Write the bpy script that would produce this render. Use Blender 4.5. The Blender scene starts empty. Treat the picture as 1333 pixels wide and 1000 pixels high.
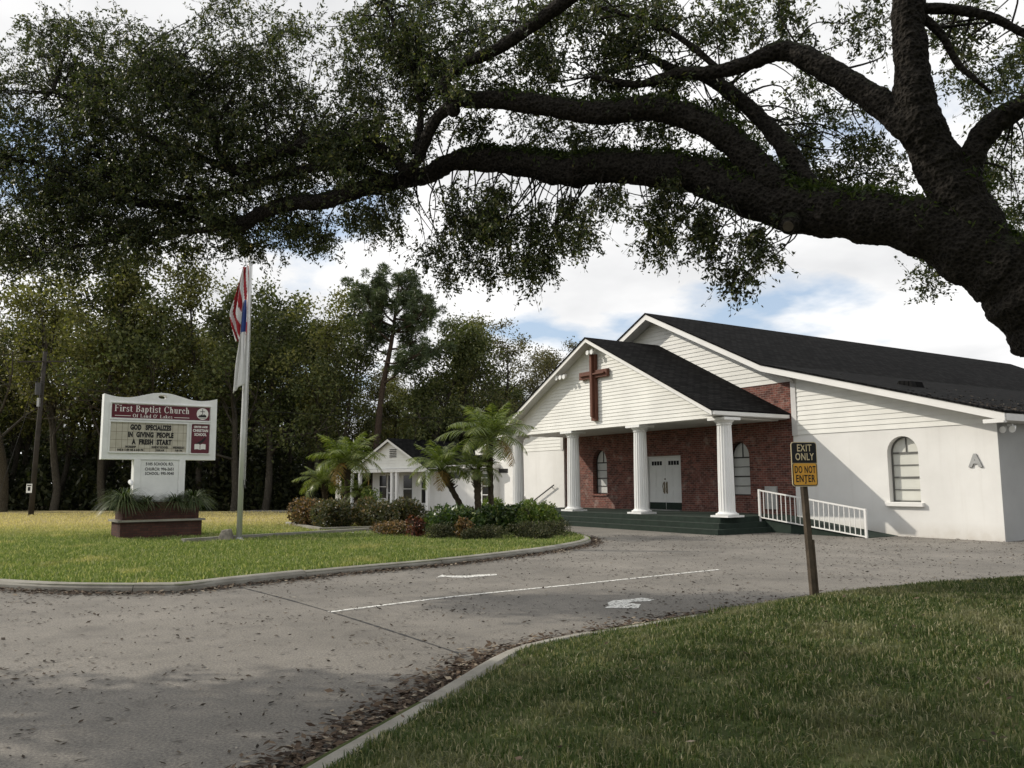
import bpy, bmesh, math, random
import numpy as np
from math import radians, sin, cos, pi, atan2, hypot, sqrt
from mathutils import Vector, Matrix, geometry

# ------------------------------------------------------------------ camera, sky, sun
SC = bpy.context.scene
COL = SC.collection
PITCH, ROLL, EYE, FPX = radians(6.8), radians(0.4), 1.6, 1078.0
CF = Vector((0, cos(PITCH), sin(PITCH)))
_U = Vector((0, -sin(PITCH), cos(PITCH))); _R = Vector((1, 0, 0))
CR = _R * cos(ROLL) - _U * sin(ROLL)
CU = _U * cos(ROLL) + _R * sin(ROLL)
cam_d = bpy.data.cameras.new("camera")
cam = bpy.data.objects.new("camera", cam_d); COL.objects.link(cam)
cam_d.sensor_width = 36; cam_d.lens = 36 * FPX / 1333.0
cam_d.clip_start = 0.05; cam_d.clip_end = 4000
cam.matrix_world = Matrix(((CR.x, CU.x, -CF.x, 0), (CR.y, CU.y, -CF.y, 0), (CR.z, CU.z, -CF.z, EYE), (0, 0, 0, 1)))
SC.camera = cam

SUN_AZ, SUN_EL = radians(74), radians(33.3)          # azimuth measured from +Y towards -X
SUN_DIR = Vector((-sin(SUN_AZ) * cos(SUN_EL), cos(SUN_AZ) * cos(SUN_EL), sin(SUN_EL)))
sd = bpy.data.lights.new("sun", 'SUN'); sd.energy = 3.0; sd.angle = radians(0.6); sd.color = (1.0, 0.93, 0.82)
sun = bpy.data.objects.new("sun", sd); COL.objects.link(sun)
sun.rotation_euler = SUN_DIR.to_track_quat('Z', 'Y').to_euler(); sun.location = (-20, 5, 20)

world = bpy.data.worlds.new("World"); SC.world = world; world.use_nodes = True
nt = world.node_tree; nt.nodes.clear()
def wn(t, **k):
    n = nt.nodes.new(t)
    for a, b in k.items(): setattr(n, a, b)
    return n
wout = wn('ShaderNodeOutputWorld'); wbg = wn('ShaderNodeBackground'); wbg.inputs['Strength'].default_value = 0.115
sky = wn('ShaderNodeTexSky', sky_type='NISHITA', sun_disc=False, sun_elevation=SUN_EL, sun_rotation=-SUN_AZ)
tc = wn('ShaderNodeTexCoord'); sep = wn('ShaderNodeSeparateXYZ')
rt = wn('ShaderNodeVectorRotate', rotation_type='Z_AXIS'); rt.inputs['Angle'].default_value = radians(-12)
nt.links.new(tc.outputs['Generated'], rt.inputs['Vector']); nt.links.new(rt.outputs[0], sep.inputs[0])
zz = wn('ShaderNodeMath', operation='MAXIMUM'); nt.links.new(sep.outputs['Z'], zz.inputs[0]); zz.inputs[1].default_value = 0.0
za = wn('ShaderNodeMath', operation='ADD'); nt.links.new(zz.outputs[0], za.inputs[0]); za.inputs[1].default_value = 0.22
cx = wn('ShaderNodeMath', operation='DIVIDE'); nt.links.new(sep.outputs['X'], cx.inputs[0]); nt.links.new(za.outputs[0], cx.inputs[1])
cy = wn('ShaderNodeMath', operation='DIVIDE'); nt.links.new(sep.outputs['Y'], cy.inputs[0]); nt.links.new(za.outputs[0], cy.inputs[1])
cmb = wn('ShaderNodeCombineXYZ'); nt.links.new(cx.outputs[0], cmb.inputs[0]); nt.links.new(cy.outputs[0], cmb.inputs[1])
cmb.inputs[2].default_value = 31.14
n1 = wn('ShaderNodeTexNoise'); n1.inputs['Scale'].default_value = 1.5; n1.inputs['Detail'].default_value = 7; n1.inputs['Roughness'].default_value = 0.52
nt.links.new(cmb.outputs[0], n1.inputs['Vector'])
cr = wn('ShaderNodeValToRGB'); cr.color_ramp.elements[0].position = 0.355; cr.color_ramp.elements[1].position = 0.445
cr.color_ramp.elements[0].color = (0, 0, 0, 1); cr.color_ramp.elements[1].color = (1, 1, 1, 1)
nt.links.new(n1.outputs['Fac'], cr.inputs['Fac'])
n2 = wn('ShaderNodeTexNoise'); n2.inputs['Scale'].default_value = 1.6; n2.inputs['Detail'].default_value = 5; n2.inputs['Roughness'].default_value = 0.5
mp2 = wn('ShaderNodeVectorMath', operation='ADD'); mp2.inputs[1].default_value = (7.3, 2.1, 0.7)
nt.links.new(cmb.outputs[0], mp2.inputs[0]); nt.links.new(mp2.outputs[0], n2.inputs['Vector'])
cr2 = wn('ShaderNodeValToRGB'); e = cr2.color_ramp.elements
e[0].position = 0.33; e[0].color = (6.5, 6.55, 6.65, 1); e[1].position = 0.62; e[1].color = (9.3, 9.25, 9.2, 1)
nt.links.new(n2.outputs['Fac'], cr2.inputs['Fac'])
# clear sky brightened a little by thin high haze
hz = wn('ShaderNodeMixRGB'); hz.inputs['Fac'].default_value = 0.5; hz.inputs['Color2'].default_value = (5.6, 6.8, 8.5, 1)
nt.links.new(sky.outputs[0], hz.inputs['Color1'])
mx = wn('ShaderNodeMixRGB'); nt.links.new(cr.outputs['Color'], mx.inputs['Fac'])
nt.links.new(hz.outputs[0], mx.inputs['Color1']); nt.links.new(cr2.outputs['Color'], mx.inputs['Color2'])
nt.links.new(mx.outputs[0], wbg.inputs['Color']); nt.links.new(wbg.outputs[0], wout.inputs[0])

SC.view_settings.view_transform = 'Standard'; SC.view_settings.look = 'None'
SC.view_settings.exposure = 0.08; SC.view_settings.gamma = 1.0
SC.render.engine = 'CYCLES'
SC.cycles.max_bounces = 6; SC.cycles.diffuse_bounces = 3; SC.cycles.transmission_bounces = 3
SC.cycles.transparent_max_bounces = 4; SC.cycles.caustics_reflective = False; SC.cycles.caustics_refractive = False

rng = np.random.default_rng(11)
random.seed(5)

# ------------------------------------------------------------------ helpers
def ray(x, y): return CF + CR * ((x - 666.5) / FPX) - CU * ((y - 500) / FPX)
EYEP = Vector((0, 0, EYE))
def at(x, y, Y):            # a point of the place seen at (x, y) of the photo, Y metres ahead
    r = ray(x, y); return EYEP + r * (Y / r.y)
def gp(x, y, z=0.0):        # a point of the ground seen at (x, y)
    r = ray(x, y); return EYEP + r * ((z - EYE) / r.z)

def tag(o, label=None, cat=None, group=None, kind=None):
    if label: o['label'] = label
    if cat: o['category'] = cat
    if group: o['group'] = group
    if kind: o['kind'] = kind
    return o
def empty(name, loc=(0, 0, 0), rz=0.0, label=None, cat=None, group=None):
    o = bpy.data.objects.new(name, None); COL.objects.link(o)
    o.location = loc; o.rotation_euler = (0, 0, rz); o.empty_display_size = 0.2
    return tag(o, label, cat, group)
def link(name, me, m, parent=None):
    o = bpy.data.objects.new(name, me); COL.objects.link(o)
    if m is not None: me.materials.append(m)
    if parent is not None: o.parent = parent
    return o
def np_mesh(name, V, F):
    """V (n,3), F (m,k) with one k"""
    V = np.asarray(V, dtype=np.float32); F = np.asarray(F, dtype=np.int32)
    me = bpy.data.meshes.new(name); k = F.shape[1]; m = len(F)
    me.vertices.add(len(V)); me.vertices.foreach_set('co', V.ravel())
    me.loops.add(m * k); me.loops.foreach_set('vertex_index', F.ravel())
    me.polygons.add(m); me.polygons.foreach_set('loop_start', np.arange(m, dtype=np.int32) * k)
    me.polygons.foreach_set('loop_total', np.full(m, k, dtype=np.int32))
    me.update(calc_edges=True); me.validate()
    return me
def smooth(o):
    me = o.data; me.polygons.foreach_set('use_smooth', np.ones(len(me.polygons), dtype=bool)); return o

class MB:
    def __init__(s): s.v = []; s.f = []
    def add(s, vs, fs):
        n = len(s.v); s.v += [tuple(p) for p in vs]; s.f += [tuple(i + n for i in f) for f in fs]; return s
    def box(s, x0, x1, y0, y1, z0, z1):
        return s.add([(x0, y0, z0), (x1, y0, z0), (x1, y1, z0), (x0, y1, z0), (x0, y0, z1), (x1, y0, z1), (x1, y1, z1), (x0, y1, z1)],
                     [(0, 3, 2, 1), (4, 5, 6, 7), (0, 1, 5, 4), (1, 2, 6, 5), (2, 3, 7, 6), (3, 0, 4, 7)])
    def obox(s, c, ax, ay, az, hx, hy, hz):
        c = Vector(c); P = []
        for k in (-1, 1):
            for (i, j) in ((-1, -1), (1, -1), (1, 1), (-1, 1)): P.append(c + ax * (hx * i) + ay * (hy * j) + az * (hz * k))
        return s.add(P, [(0, 3, 2, 1), (4, 5, 6, 7), (0, 1, 5, 4), (1, 2, 6, 5), (2, 3, 7, 6), (3, 0, 4, 7)])
    def bar(s, a, b, w, h=None):
        a = Vector(a); b = Vector(b); d = (b - a); L = d.length; d.normalize(); h = h or w
        up = Vector((0, 0, 1)) if abs(d.z) < .95 else Vector((0, 1, 0))
        x = d.cross(up).normalized(); y = x.cross(d).normalized()
        return s.obox((a + b) / 2, x, y, d, w / 2, h / 2, L / 2)
    def tube(s, pts, rad, n=10, cap=True):
        V, F, caps = tube_arrays(pts, rad, n)
        s.add(V.tolist(), F.tolist())
        if cap:
            b = len(s.v) - len(V)
            s.f.append(tuple(b + i for i in range(n))[::-1]); s.f.append(tuple(b + len(V) - n + i for i in range(n)))
        return s
    def prism(s, poly, fn, a, b):
        """poly 2d list; fn(p, t) -> 3d ; extruded t=a..b"""
        n = len(poly)
        P = [fn(p, a) for p in poly] + [fn(p, b) for p in poly]
        F = [tuple(range(n))[::-1], tuple(range(n, 2 * n))] + [(i, (i + 1) % n, n + (i + 1) % n, n + i) for i in range(n)]
        return s.add(P, F)
    def loft(s, rings, cap=True):
        n = len(rings[0]); b = len(s.v)
        for r in rings: s.v += [tuple(p) for p in r]
        for k in range(len(rings) - 1):
            for i in range(n):
                j = (i + 1) % n
                s.f.append((b + k * n + i, b + k * n + j, b + (k + 1) * n + j, b + (k + 1) * n + i))
        if cap:
            s.f.append(tuple(b + i for i in range(n))[::-1]); s.f.append(tuple(b + (len(rings) - 1) * n + i for i in range(n)))
        return s
    def build(s, name, m, parent=None, sm=False, bevel=0.0):
        me = bpy.data.meshes.new(name); me.from_pydata(s.v, [], s.f)
        bm = bmesh.new(); bm.from_mesh(me); bmesh.ops.recalc_face_normals(bm, faces=bm.faces); bm.to_mesh(me); bm.free()
        o = link(name, me, m, parent)
        if sm: smooth(o)
        if bevel:
            md = o.modifiers.new('bevel', 'BEVEL'); md.width = bevel; md.segments = 2; md.limit_method = 'ANGLE'; md.angle_limit = radians(40)
        return o

def tube_arrays(pts, rad, n=8, jitter=0.0):
    P = np.asarray([tuple(p) for p in pts], float); k = len(P)
    R = np.full(k, rad, float) if np.isscalar(rad) else np.asarray(rad, float)
    T = np.gradient(P, axis=0); T /= np.linalg.norm(T, axis=1)[:, None] + 1e-9
    up = np.array([0, 0, 1.]) if abs(T[0][2]) < .9 else np.array([1., 0, 0])
    X = np.cross(T[0], up); X /= np.linalg.norm(X); Vv = []
    a = np.arange(n) * 2 * pi / n
    for i in range(k):
        X = X - T[i] * (X @ T[i]); X /= np.linalg.norm(X) + 1e-9; Y = np.cross(T[i], X)
        r = R[i] * (1 + (rng.uniform(-jitter, jitter, n) if jitter else 0))
        Vv.append(P[i] + (np.cos(a) * r)[:, None] * X + (np.sin(a) * r)[:, None] * Y)
    V = np.concatenate(Vv); F = []
    for i in range(k - 1):
        b = i * n; q = np.arange(n); q2 = (q + 1) % n
        F.append(np.stack([b + q, b + q2, b + n + q2, b + n + q], 1))
    return V, np.concatenate(F), None
def spline(pts, rad, sub=6):
    """Catmull-Rom through pts with radii"""
    P = [np.asarray(tuple(p), float) for p in pts]; Q = []; R = []
    for i in range(len(P) - 1):
        p0 = P[max(i - 1, 0)]; p1 = P[i]; p2 = P[i + 1]; p3 = P[min(i + 2, len(P) - 1)]
        for j in range(sub):
            t = j / sub
            Q.append(.5 * (2 * p1 + (p2 - p0) * t + (2 * p0 - 5 * p1 + 4 * p2 - p3) * t * t + (3 * p1 - p0 - 3 * p2 + p3) * t ** 3))
            R.append(rad[i] * (1 - t) + rad[i + 1] * t)
    Q.append(P[-1]); R.append(rad[-1])
    return np.array(Q), np.array(R)
class NB:
    """numpy quads collector"""
    def __init__(s): s.V = []; s.F = []; s.n = 0
    def add(s, V, F):
        s.V.append(np.asarray(V, float)); s.F.append(np.asarray(F, int) + s.n); s.n += len(V)
    def build(s, name, m, parent=None, sm=False):
        o = link(name, np_mesh(name, np.concatenate(s.V), np.concatenate(s.F)), m, parent)
        if sm: smooth(o)
        return o
def unit(v): return v / (np.linalg.norm(v, axis=-1, keepdims=True) + 1e-9)
def leaves(C, length, width, droop=0.0, flat=0.0, axis=None, spread=1.0):
    """rhombic leaf blades at centres C, random orientation; quads (4 verts each)"""
    n = len(C); A = rng.normal(size=(n, 3)) * spread
    if axis is not None: A = A + axis
    A[:, 2] -= droop; A = unit(A)
    N = rng.normal(size=(n, 3)); N[:, 2] += flat; B = unit(np.cross(A, N))
    L = length * rng.uniform(.7, 1.3, (n, 1)); W = width * rng.uniform(.7, 1.3, (n, 1))
    V = np.stack([C - A * L * .5, C + B * W * .5 - A * L * .05, C + A * L * .5, C - B * W * .5 - A * L * .05], 1).reshape(-1, 3)
    return V, np.arange(n * 4).reshape(n, 4)

# ------------------------------------------------------------------ materials
def newmat(name):
    m = bpy.data.materials.new(name); m.use_nodes = True; t = m.node_tree; t.nodes.clear()
    out = t.nodes.new('ShaderNodeOutputMaterial'); return m, t, out
def N(t, typ, **k):
    n = t.nodes.new(typ)
    for a, b in k.items():
        if a in n.inputs.keys() and not hasattr(n, a): n.inputs[a].default_value = b
        else: setattr(n, a, b)
    return n
def setin(n, **k):
    for a, b in k.items(): n.inputs[a.replace('_', ' ')].default_value = b
    return n
def c4(c): return (c[0], c[1], c[2], 1)
def ramp(t, fac, stops):
    r = t.nodes.new('ShaderNodeValToRGB'); el = r.color_ramp.elements
    while len(el) < len(stops): el.new(0.5)
    for e_, (p, c) in zip(el, stops): e_.position = p; e_.color = c4(c)
    t.links.new(fac, r.inputs['Fac']); return r.outputs['Color']
def noise(t, scale, detail=4, rough=.55, vec=None):
    n = setin(t.nodes.new('ShaderNodeTexNoise'), Scale=scale, Detail=detail, Roughness=rough)
    if vec is None:
        g = t.nodes.new('ShaderNodeTexCoord'); vec = g.outputs['Object']
    t.links.new(vec, n.inputs['Vector']); return n.outputs['Fac']
def mixc(t, fac, a, b, mode='MIX'):
    m = t.nodes.new('ShaderNodeMixRGB'); m.blend_type = mode
    for s, v in (('Fac', fac), ('Color1', a), ('Color2', b)):
        if isinstance(v, (int, float)): m.inputs[s].default_value = v
        elif isinstance(v, tuple): m.inputs[s].default_value = c4(v)
        else: t.links.new(v, m.inputs[s])
    return m.outputs[0]
def bsdf(t, out, col, rough=.7, spec=.3, metal=0.0, bump=None, bstr=.3, bdist=.01):
    b = t.nodes.new('ShaderNodeBsdfPrincipled')
    if isinstance(col, tuple): b.inputs['Base Color'].default_value = c4(col)
    else: t.links.new(col, b.inputs['Base Color'])
    if isinstance(rough, (int, float)): b.inputs['Roughness'].default_value = rough
    else: t.links.new(rough, b.inputs['Roughness'])
    b.inputs['Specular IOR Level'].default_value = spec; b.inputs['Metallic'].default_value = metal
    if bump is not None:
        bp = t.nodes.new('ShaderNodeBump'); bp.inputs['Strength'].default_value = bstr; bp.inputs['Distance'].default_value = bdist
        t.links.new(bump, bp.inputs['Height']); t.links.new(bp.outputs[0], b.inputs['Normal'])
    t.links.new(b.outputs[0], out.inputs[0]); return b
def plain(name, c, rough=.6, var=.12, scale=3.0, spec=.3, metal=0.0, bump=0.0, bscale=60, dist=.004):
    m, t, out = newmat(name)
    f = noise(t, scale, 5, .6)
    lo = tuple(x * (1 - var) for x in c); hi = tuple(min(1, x * (1 + var)) for x in c)
    col = ramp(t, f, [(.3, lo), (.7, hi)])
    bsdf(t, out, col, rough, spec, metal, noise(t, bscale, 3) if bump else None, bump, dist)
    return m
def leafmat(name, stops, trans=.35, rough=.5, spec=.25, posvar=.0, posscale=.4):
    m, t, out = newmat(name)
    g = t.nodes.new('ShaderNodeNewGeometry')
    col = ramp(t, g.outputs['Random Per Island'], stops)
    if posvar:
        f = noise(t, posscale, 2)
        k = ramp(t, f, [(.35, (1 - posvar,) * 3), (.65, (1 + posvar,) * 3)])
        col = mixc(t, 1.0, col, k, 'MULTIPLY')
    b = t.nodes.new('ShaderNodeBsdfPrincipled'); t.links.new(col, b.inputs['Base Color'])
    b.inputs['Roughness'].default_value = rough; b.inputs['Specular IOR Level'].default_value = spec
    tr = t.nodes.new('ShaderNodeBsdfTranslucent')
    t.links.new(mixc(t, 1.0, col, (1.1, 1.25, .6), 'MULTIPLY'), tr.inputs['Color'])
    mx_ = t.nodes.new('ShaderNodeMixShader'); mx_.inputs[0].default_value = trans
    t.links.new(b.outputs[0], mx_.inputs[1]); t.links.new(tr.outputs[0], mx_.inputs[2]); t.links.new(mx_.outputs[0], out.inputs[0])
    return m

M = {}
# asphalt: worn, pale, with aggregate, darker damp streaks and fine cracks
m, t, out = newmat('asphalt')
big = noise(t, .35, 5, .6); fine = noise(t, 140, 3, .7); mid = noise(t, 3.5, 5, .65)
c = ramp(t, big, [(.3, (.155, .145, .130)), (.7, (.25, .233, .208))])
c = mixc(t, .55, c, ramp(t, mid, [(.3, (.45, .45, .45)), (.7, (.62, .61, .59))]), 'OVERLAY')
c = mixc(t, .6, c, ramp(t, fine, [(.3, (.30, .30, .30)), (.55, (.5, .5, .5)), (.75, (.78, .77, .74))]), 'OVERLAY')
vo = setin(t.nodes.new('ShaderNodeTexVoronoi'), Scale=.33); vo.feature = 'DISTANCE_TO_EDGE'
tcd = t.nodes.new('ShaderNodeTexCoord'); nz = setin(t.nodes.new('ShaderNodeTexNoise'), Scale=1.6, Detail=6)
t.links.new(tcd.outputs['Object'], nz.inputs['Vector'])
va = t.nodes.new('ShaderNodeVectorMath'); va.operation = 'MULTIPLY_ADD'; va.inputs[1].default_value = (1.6, 1.6, 0)
t.links.new(nz.outputs['Color'], va.inputs[0]); t.links.new(tcd.outputs['Object'], va.inputs[2]); t.links.new(va.outputs[0], vo.inputs['Vector'])
crk = ramp(t, vo.outputs['Distance'], [(.0, (.7, .7, .7)), (.007, (1, 1, 1))])
c = mixc(t, .55, c, crk, 'MULTIPLY')
gr_ = noise(t, 48, 4, .8); c = mixc(t, .7, c, ramp(t, gr_, [(.34, (.16, .16, .16)), (.5, (.5, .5, .5)), (.66, (.86, .84, .80))]), 'OVERLAY')
st_ = noise(t, .9, 6, .7); c = mixc(t, ramp(t, st_, [(.52, (0, 0, 0)), (.68, (.5, .5, .5))]), c, (.12, .112, .10))
bsdf(t, out, c, .88, .25, 0, fine, .6, .005); M['asphalt'] = m

m, t, out = newmat('road_paint')
f = noise(t, 22, 5, .7); al = ramp(t, f, [(.40, (.17, .16, .145)), (.52, (.80, .79, .74))])
bsdf(t, out, al, .8, .25, 0, noise(t, 140, 3), .4, .003); M['paint'] = m

m, t, out = newmat('soil_ground')
f = noise(t, .8, 6); c = ramp(t, f, [(.3, (.035, .030, .018)), (.7, (.085, .075, .035))])
bsdf(t, out, c, .95, .1, 0, noise(t, 9, 5), .6, .05); M['ground'] = m

# turf under the blades: green near the road, dry and golden farther back
m, t, out = newmat('turf_left')
tcd = t.nodes.new('ShaderNodeTexCoord'); sp = t.nodes.new('ShaderNodeSeparateXYZ'); t.links.new(tcd.outputs['Object'], sp.inputs[0])
nz = noise(t, .35, 4); ad = t.nodes.new('ShaderNodeMath'); ad.operation = 'MULTIPLY_ADD'; ad.inputs[1].default_value = 9.0
t.links.new(nz, ad.inputs[0]); t.links.new(sp.outputs['Y'], ad.inputs[2])
mr = setin(t.nodes.new('ShaderNodeMapRange'), From_Min=28.0, From_Max=38.0); t.links.new(ad.outputs[0], mr.inputs['Value'])
gr = ramp(t, noise(t, 5, 5), [(.3, (.08, .125, .026)), (.7, (.165, .21, .055))])
dry = ramp(t, noise(t, 2.2, 5), [(.3, (.25, .205, .09)), (.7, (.40, .335, .165))])
c = mixc(t, mr.outputs[0], gr, dry)
bsdf(t, out, c, .95, .1, 0, noise(t, 30, 4), .5, .03); M['turf_left'] = m
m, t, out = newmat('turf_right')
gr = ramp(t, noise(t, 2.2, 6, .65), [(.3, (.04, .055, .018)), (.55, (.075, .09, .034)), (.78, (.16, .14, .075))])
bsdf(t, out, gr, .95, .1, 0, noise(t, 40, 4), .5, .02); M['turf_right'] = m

def grassmat(name, stops, scale, dry, lo, hi, trans=.3, band=None):
    m, t, out = newmat(name)
    g = t.nodes.new('ShaderNodeNewGeometry'); col = ramp(t, g.outputs['Random Per Island'], stops)
    f = noise(t, scale, 4, .6); k = ramp(t, f, [(lo, (0, 0, 0)), (hi, (1, 1, 1))])
    if band:
        q = t.nodes.new('ShaderNodeTexCoord'); s_ = t.nodes.new('ShaderNodeSeparateXYZ'); t.links.new(q.outputs['Object'], s_.inputs[0])
        # the far and left part of the lawn has gone dormant
        w = t.nodes.new('ShaderNodeMath'); w.operation = 'MULTIPLY_ADD'; w.inputs[1].default_value = -.35; t.links.new(s_.outputs['X'], w.inputs[0]); t.links.new(s_.outputs['Y'], w.inputs[2])
        ad = t.nodes.new('ShaderNodeMath'); ad.operation = 'MULTIPLY_ADD'; ad.inputs[1].default_value = 7.0; t.links.new(f, ad.inputs[0]); t.links.new(w.outputs[0], ad.inputs[2])
        mr_ = setin(t.nodes.new('ShaderNodeMapRange'), From_Min=band[0], From_Max=band[1]); t.links.new(ad.outputs[0], mr_.inputs['Value'])
        k = mixc(t, 1.0, k, mr_.outputs[0], 'SCREEN')
    drc = ramp(t, g.outputs['Random Per Island'], [(0, tuple(x * .7 for x in dry)), (1, tuple(x * 1.3 for x in dry))])
    col = mixc(t, k, col, drc)
    b = t.nodes.new('ShaderNodeBsdfPrincipled'); t.links.new(col, b.inputs['Base Color'])
    b.inputs['Roughness'].default_value = .6; b.inputs['Specular IOR Level'].default_value = .2
    tr = t.nodes.new('ShaderNodeBsdfTranslucent'); t.links.new(mixc(t, 1.0, col, (1.2, 1.3, .6), 'MULTIPLY'), tr.inputs['Color'])
    mx_ = t.nodes.new('ShaderNodeMixShader'); mx_.inputs[0].default_value = trans
    t.links.new(b.outputs[0], mx_.inputs[1]); t.links.new(tr.outputs[0], mx_.inputs[2]); t.links.new(mx_.outputs[0], out.inputs[0])
    return m
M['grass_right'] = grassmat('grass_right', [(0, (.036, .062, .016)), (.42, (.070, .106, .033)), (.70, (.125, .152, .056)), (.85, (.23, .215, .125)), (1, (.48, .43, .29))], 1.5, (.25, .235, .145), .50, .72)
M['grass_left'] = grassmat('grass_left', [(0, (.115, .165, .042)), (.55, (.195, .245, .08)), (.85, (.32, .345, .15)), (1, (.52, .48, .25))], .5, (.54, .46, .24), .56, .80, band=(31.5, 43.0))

m, t, out = newmat('concrete')
f = noise(t, 1.7, 6, .65); c = ramp(t, f, [(.3, (.20, .185, .155)), (.7, (.36, .345, .30))])
c = mixc(t, .5, c, ramp(t, noise(t, 90, 3), [(.3, (.4, .4, .4)), (.7, (.6, .6, .6))]), 'OVERLAY')
bsdf(t, out, c, .9, .2, 0, noise(t, 70, 4), .5, .006); M['concrete'] = m
M['stone'] = plain('grey_stone', (.24, .215, .18), .9, .35, 9, bump=.6, bscale=25, dist=.02)

# painted stucco with faint blotches
m, t, out = newmat('white_stucco')
f = noise(t, .7, 6, .6); c = ramp(t, f, [(.3, (.73, .72, .69)), (.7, (.83, .82, .79))])
tq = t.nodes.new('ShaderNodeTexCoord'); mq = t.nodes.new('ShaderNodeMapping'); mq.inputs['Scale'].default_value = (3.2, 3.2, .22); t.links.new(tq.outputs['Object'], mq.inputs[0])
c = mixc(t, ramp(t, noise(t, 1.0, 5, .6, mq.outputs[0]), [(.55, (0, 0, 0)), (.8, (.35, .35, .35))]), c, (.60, .575, .53))
tcd = t.nodes.new('ShaderNodeTexCoord'); sp = t.nodes.new('ShaderNodeSeparateXYZ'); t.links.new(tcd.outputs['Object'], sp.inputs[0])
mr = setin(t.nodes.new('ShaderNodeMapRange'), From_Min=0.0, From_Max=.45, To_Min=1.0, To_Max=0.0); t.links.new(sp.outputs['Z'], mr.inputs['Value'])
k = t.nodes.new('ShaderNodeMath'); k.operation = 'MULTIPLY'; t.links.new(mr.outputs[0], k.inputs[0]); t.links.new(noise(t, 4, 5), k.inputs[1])
c = mixc(t, k.outputs[0], c, (.52, .47, .40))
bsdf(t, out, c, .85, .2, 0, noise(t, 45, 5, .65), .35, .006); M['stucco'] = m
M['shaded_stucco'] = plain('shaded_stucco', (.36, .36, .35), .85, .08, .8, bump=.3, bscale=45, dist=.006)  # stucco with the right wall's shade mixed into the colour
M['white'] = plain('white_paint', (.80, .79, .76), .55, .05, 1.5, bump=.15, bscale=25, dist=.003)
M['siding'] = plain('white_vinyl_siding', (.77, .765, .72), .5, .09, .9, bump=.1, bscale=14, dist=.003)
M['soffit'] = plain('soffit_white', (.62, .61, .59), .6, .08, 2)
M['column'] = plain('column_white', (.82, .82, .80), .45, .04, 2)
M['rail'] = plain('rail_white', (.82, .81, .78), .4, .05, 6)
M['dark_metal'] = plain('dark_metal', (.035, .033, .03), .4, .2, 5, .5)
M['bronze'] = plain('bronze_frame', (.028, .024, .02), .45, .2, 4, .4)
M['frame_grey'] = plain('grey_window_frame', (.13, .13, .12), .5, .15, 4)
M['black'] = plain('black_paint', (.012, .012, .012), .5, .2, 4)
M['ink'] = plain('black_letters', (.015, .014, .014), .6, .1, 4)
M['galv'] = plain('grey_metal', (.42, .42, .41), .4, .15, 4, .5, .6)
M['alu'] = plain('pole_aluminium', (.62, .62, .60), .38, .06, 2, .5, .35)
M['green_carpet'] = plain('green_step_paint', (.020, .032, .024), .9, .25, 5, bump=.4, bscale=80, dist=.004)
M['maroon'] = plain('maroon_panel', (.105, .012, .022), .35, .1, 3, .4)
M['panel_white'] = plain('sign_white', (.80, .80, .78), .45, .07, 2.5)
M['glyph_white'] = plain('white_letters', (.80, .78, .74), .5, .03, 4)
M['door_glass'] = plain('door_lite_glass', (.006, .006, .007), .45, .2, 3, .15)
M['old_brass'] = plain('tarnished_brass', (.16, .13, .08), .35, .15, 5, .5, .8)
M['brass'] = plain('brass', (.45, .33, .12), .3, .1, 5, .5, .9)
M['yellow'] = plain('sign_yellow', (.80, .40, .045), .42, .08, 3, .4)
M['cream'] = plain('sign_cream', (.72, .60, .38), .5, .06, 4)
M['wood_post'] = plain('weathered_post', (.085, .065, .045), .85, .35, 8, bump=.6, bscale=40, dist=.01)
M['pole_wood'] = plain('creosote_pole', (.042, .036, .030), .9, .3, 3, bump=.5, bscale=20, dist=.02)
M['glass_dark'] = plain('dark_glass', (.012, .013, .014), .08, .2, 1, .6)
M['blind'] = plain('blind_behind_glass', (.66, .66, .60), .18, .06, 1.2, .5)
M['blind_grey'] = plain('frosted_pane', (.58, .59, .57), .2, .1, 1.5, .5)
M['doorpaint'] = plain('door_white', (.74, .74, .72), .4, .04, 2)
M['leaf_litter'] = None

m, t, out = newmat('letter_board')
tcd = t.nodes.new('ShaderNodeTexCoord'); mpn = t.nodes.new('ShaderNodeMapping'); t.links.new(tcd.outputs['Object'], mpn.inputs[0])
mpn.inputs['Rotation'].default_value = (radians(90), 0, 0)
bk = t.nodes.new('ShaderNodeTexBrick'); bk.offset = 0
setin(bk, Scale=1.0, Color1=(.50, .47, .39, 1), Color2=(.46, .435, .36, 1), Mortar=(.12, .10, .07, 1), Brick_Width=.155, Row_Height=.235, Mortar_Size=.006, Mortar_Smooth=.6)
t.links.new(mpn.outputs[0], bk.inputs['Vector'])
c = mixc(t, .5, bk.outputs['Color'], ramp(t, noise(t, 5, 5), [(.3, (.38, .36, .32)), (.7, (.6, .6, .6))]), 'OVERLAY')
bsdf(t, out, c, .35, .4); M['board'] = m

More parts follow.
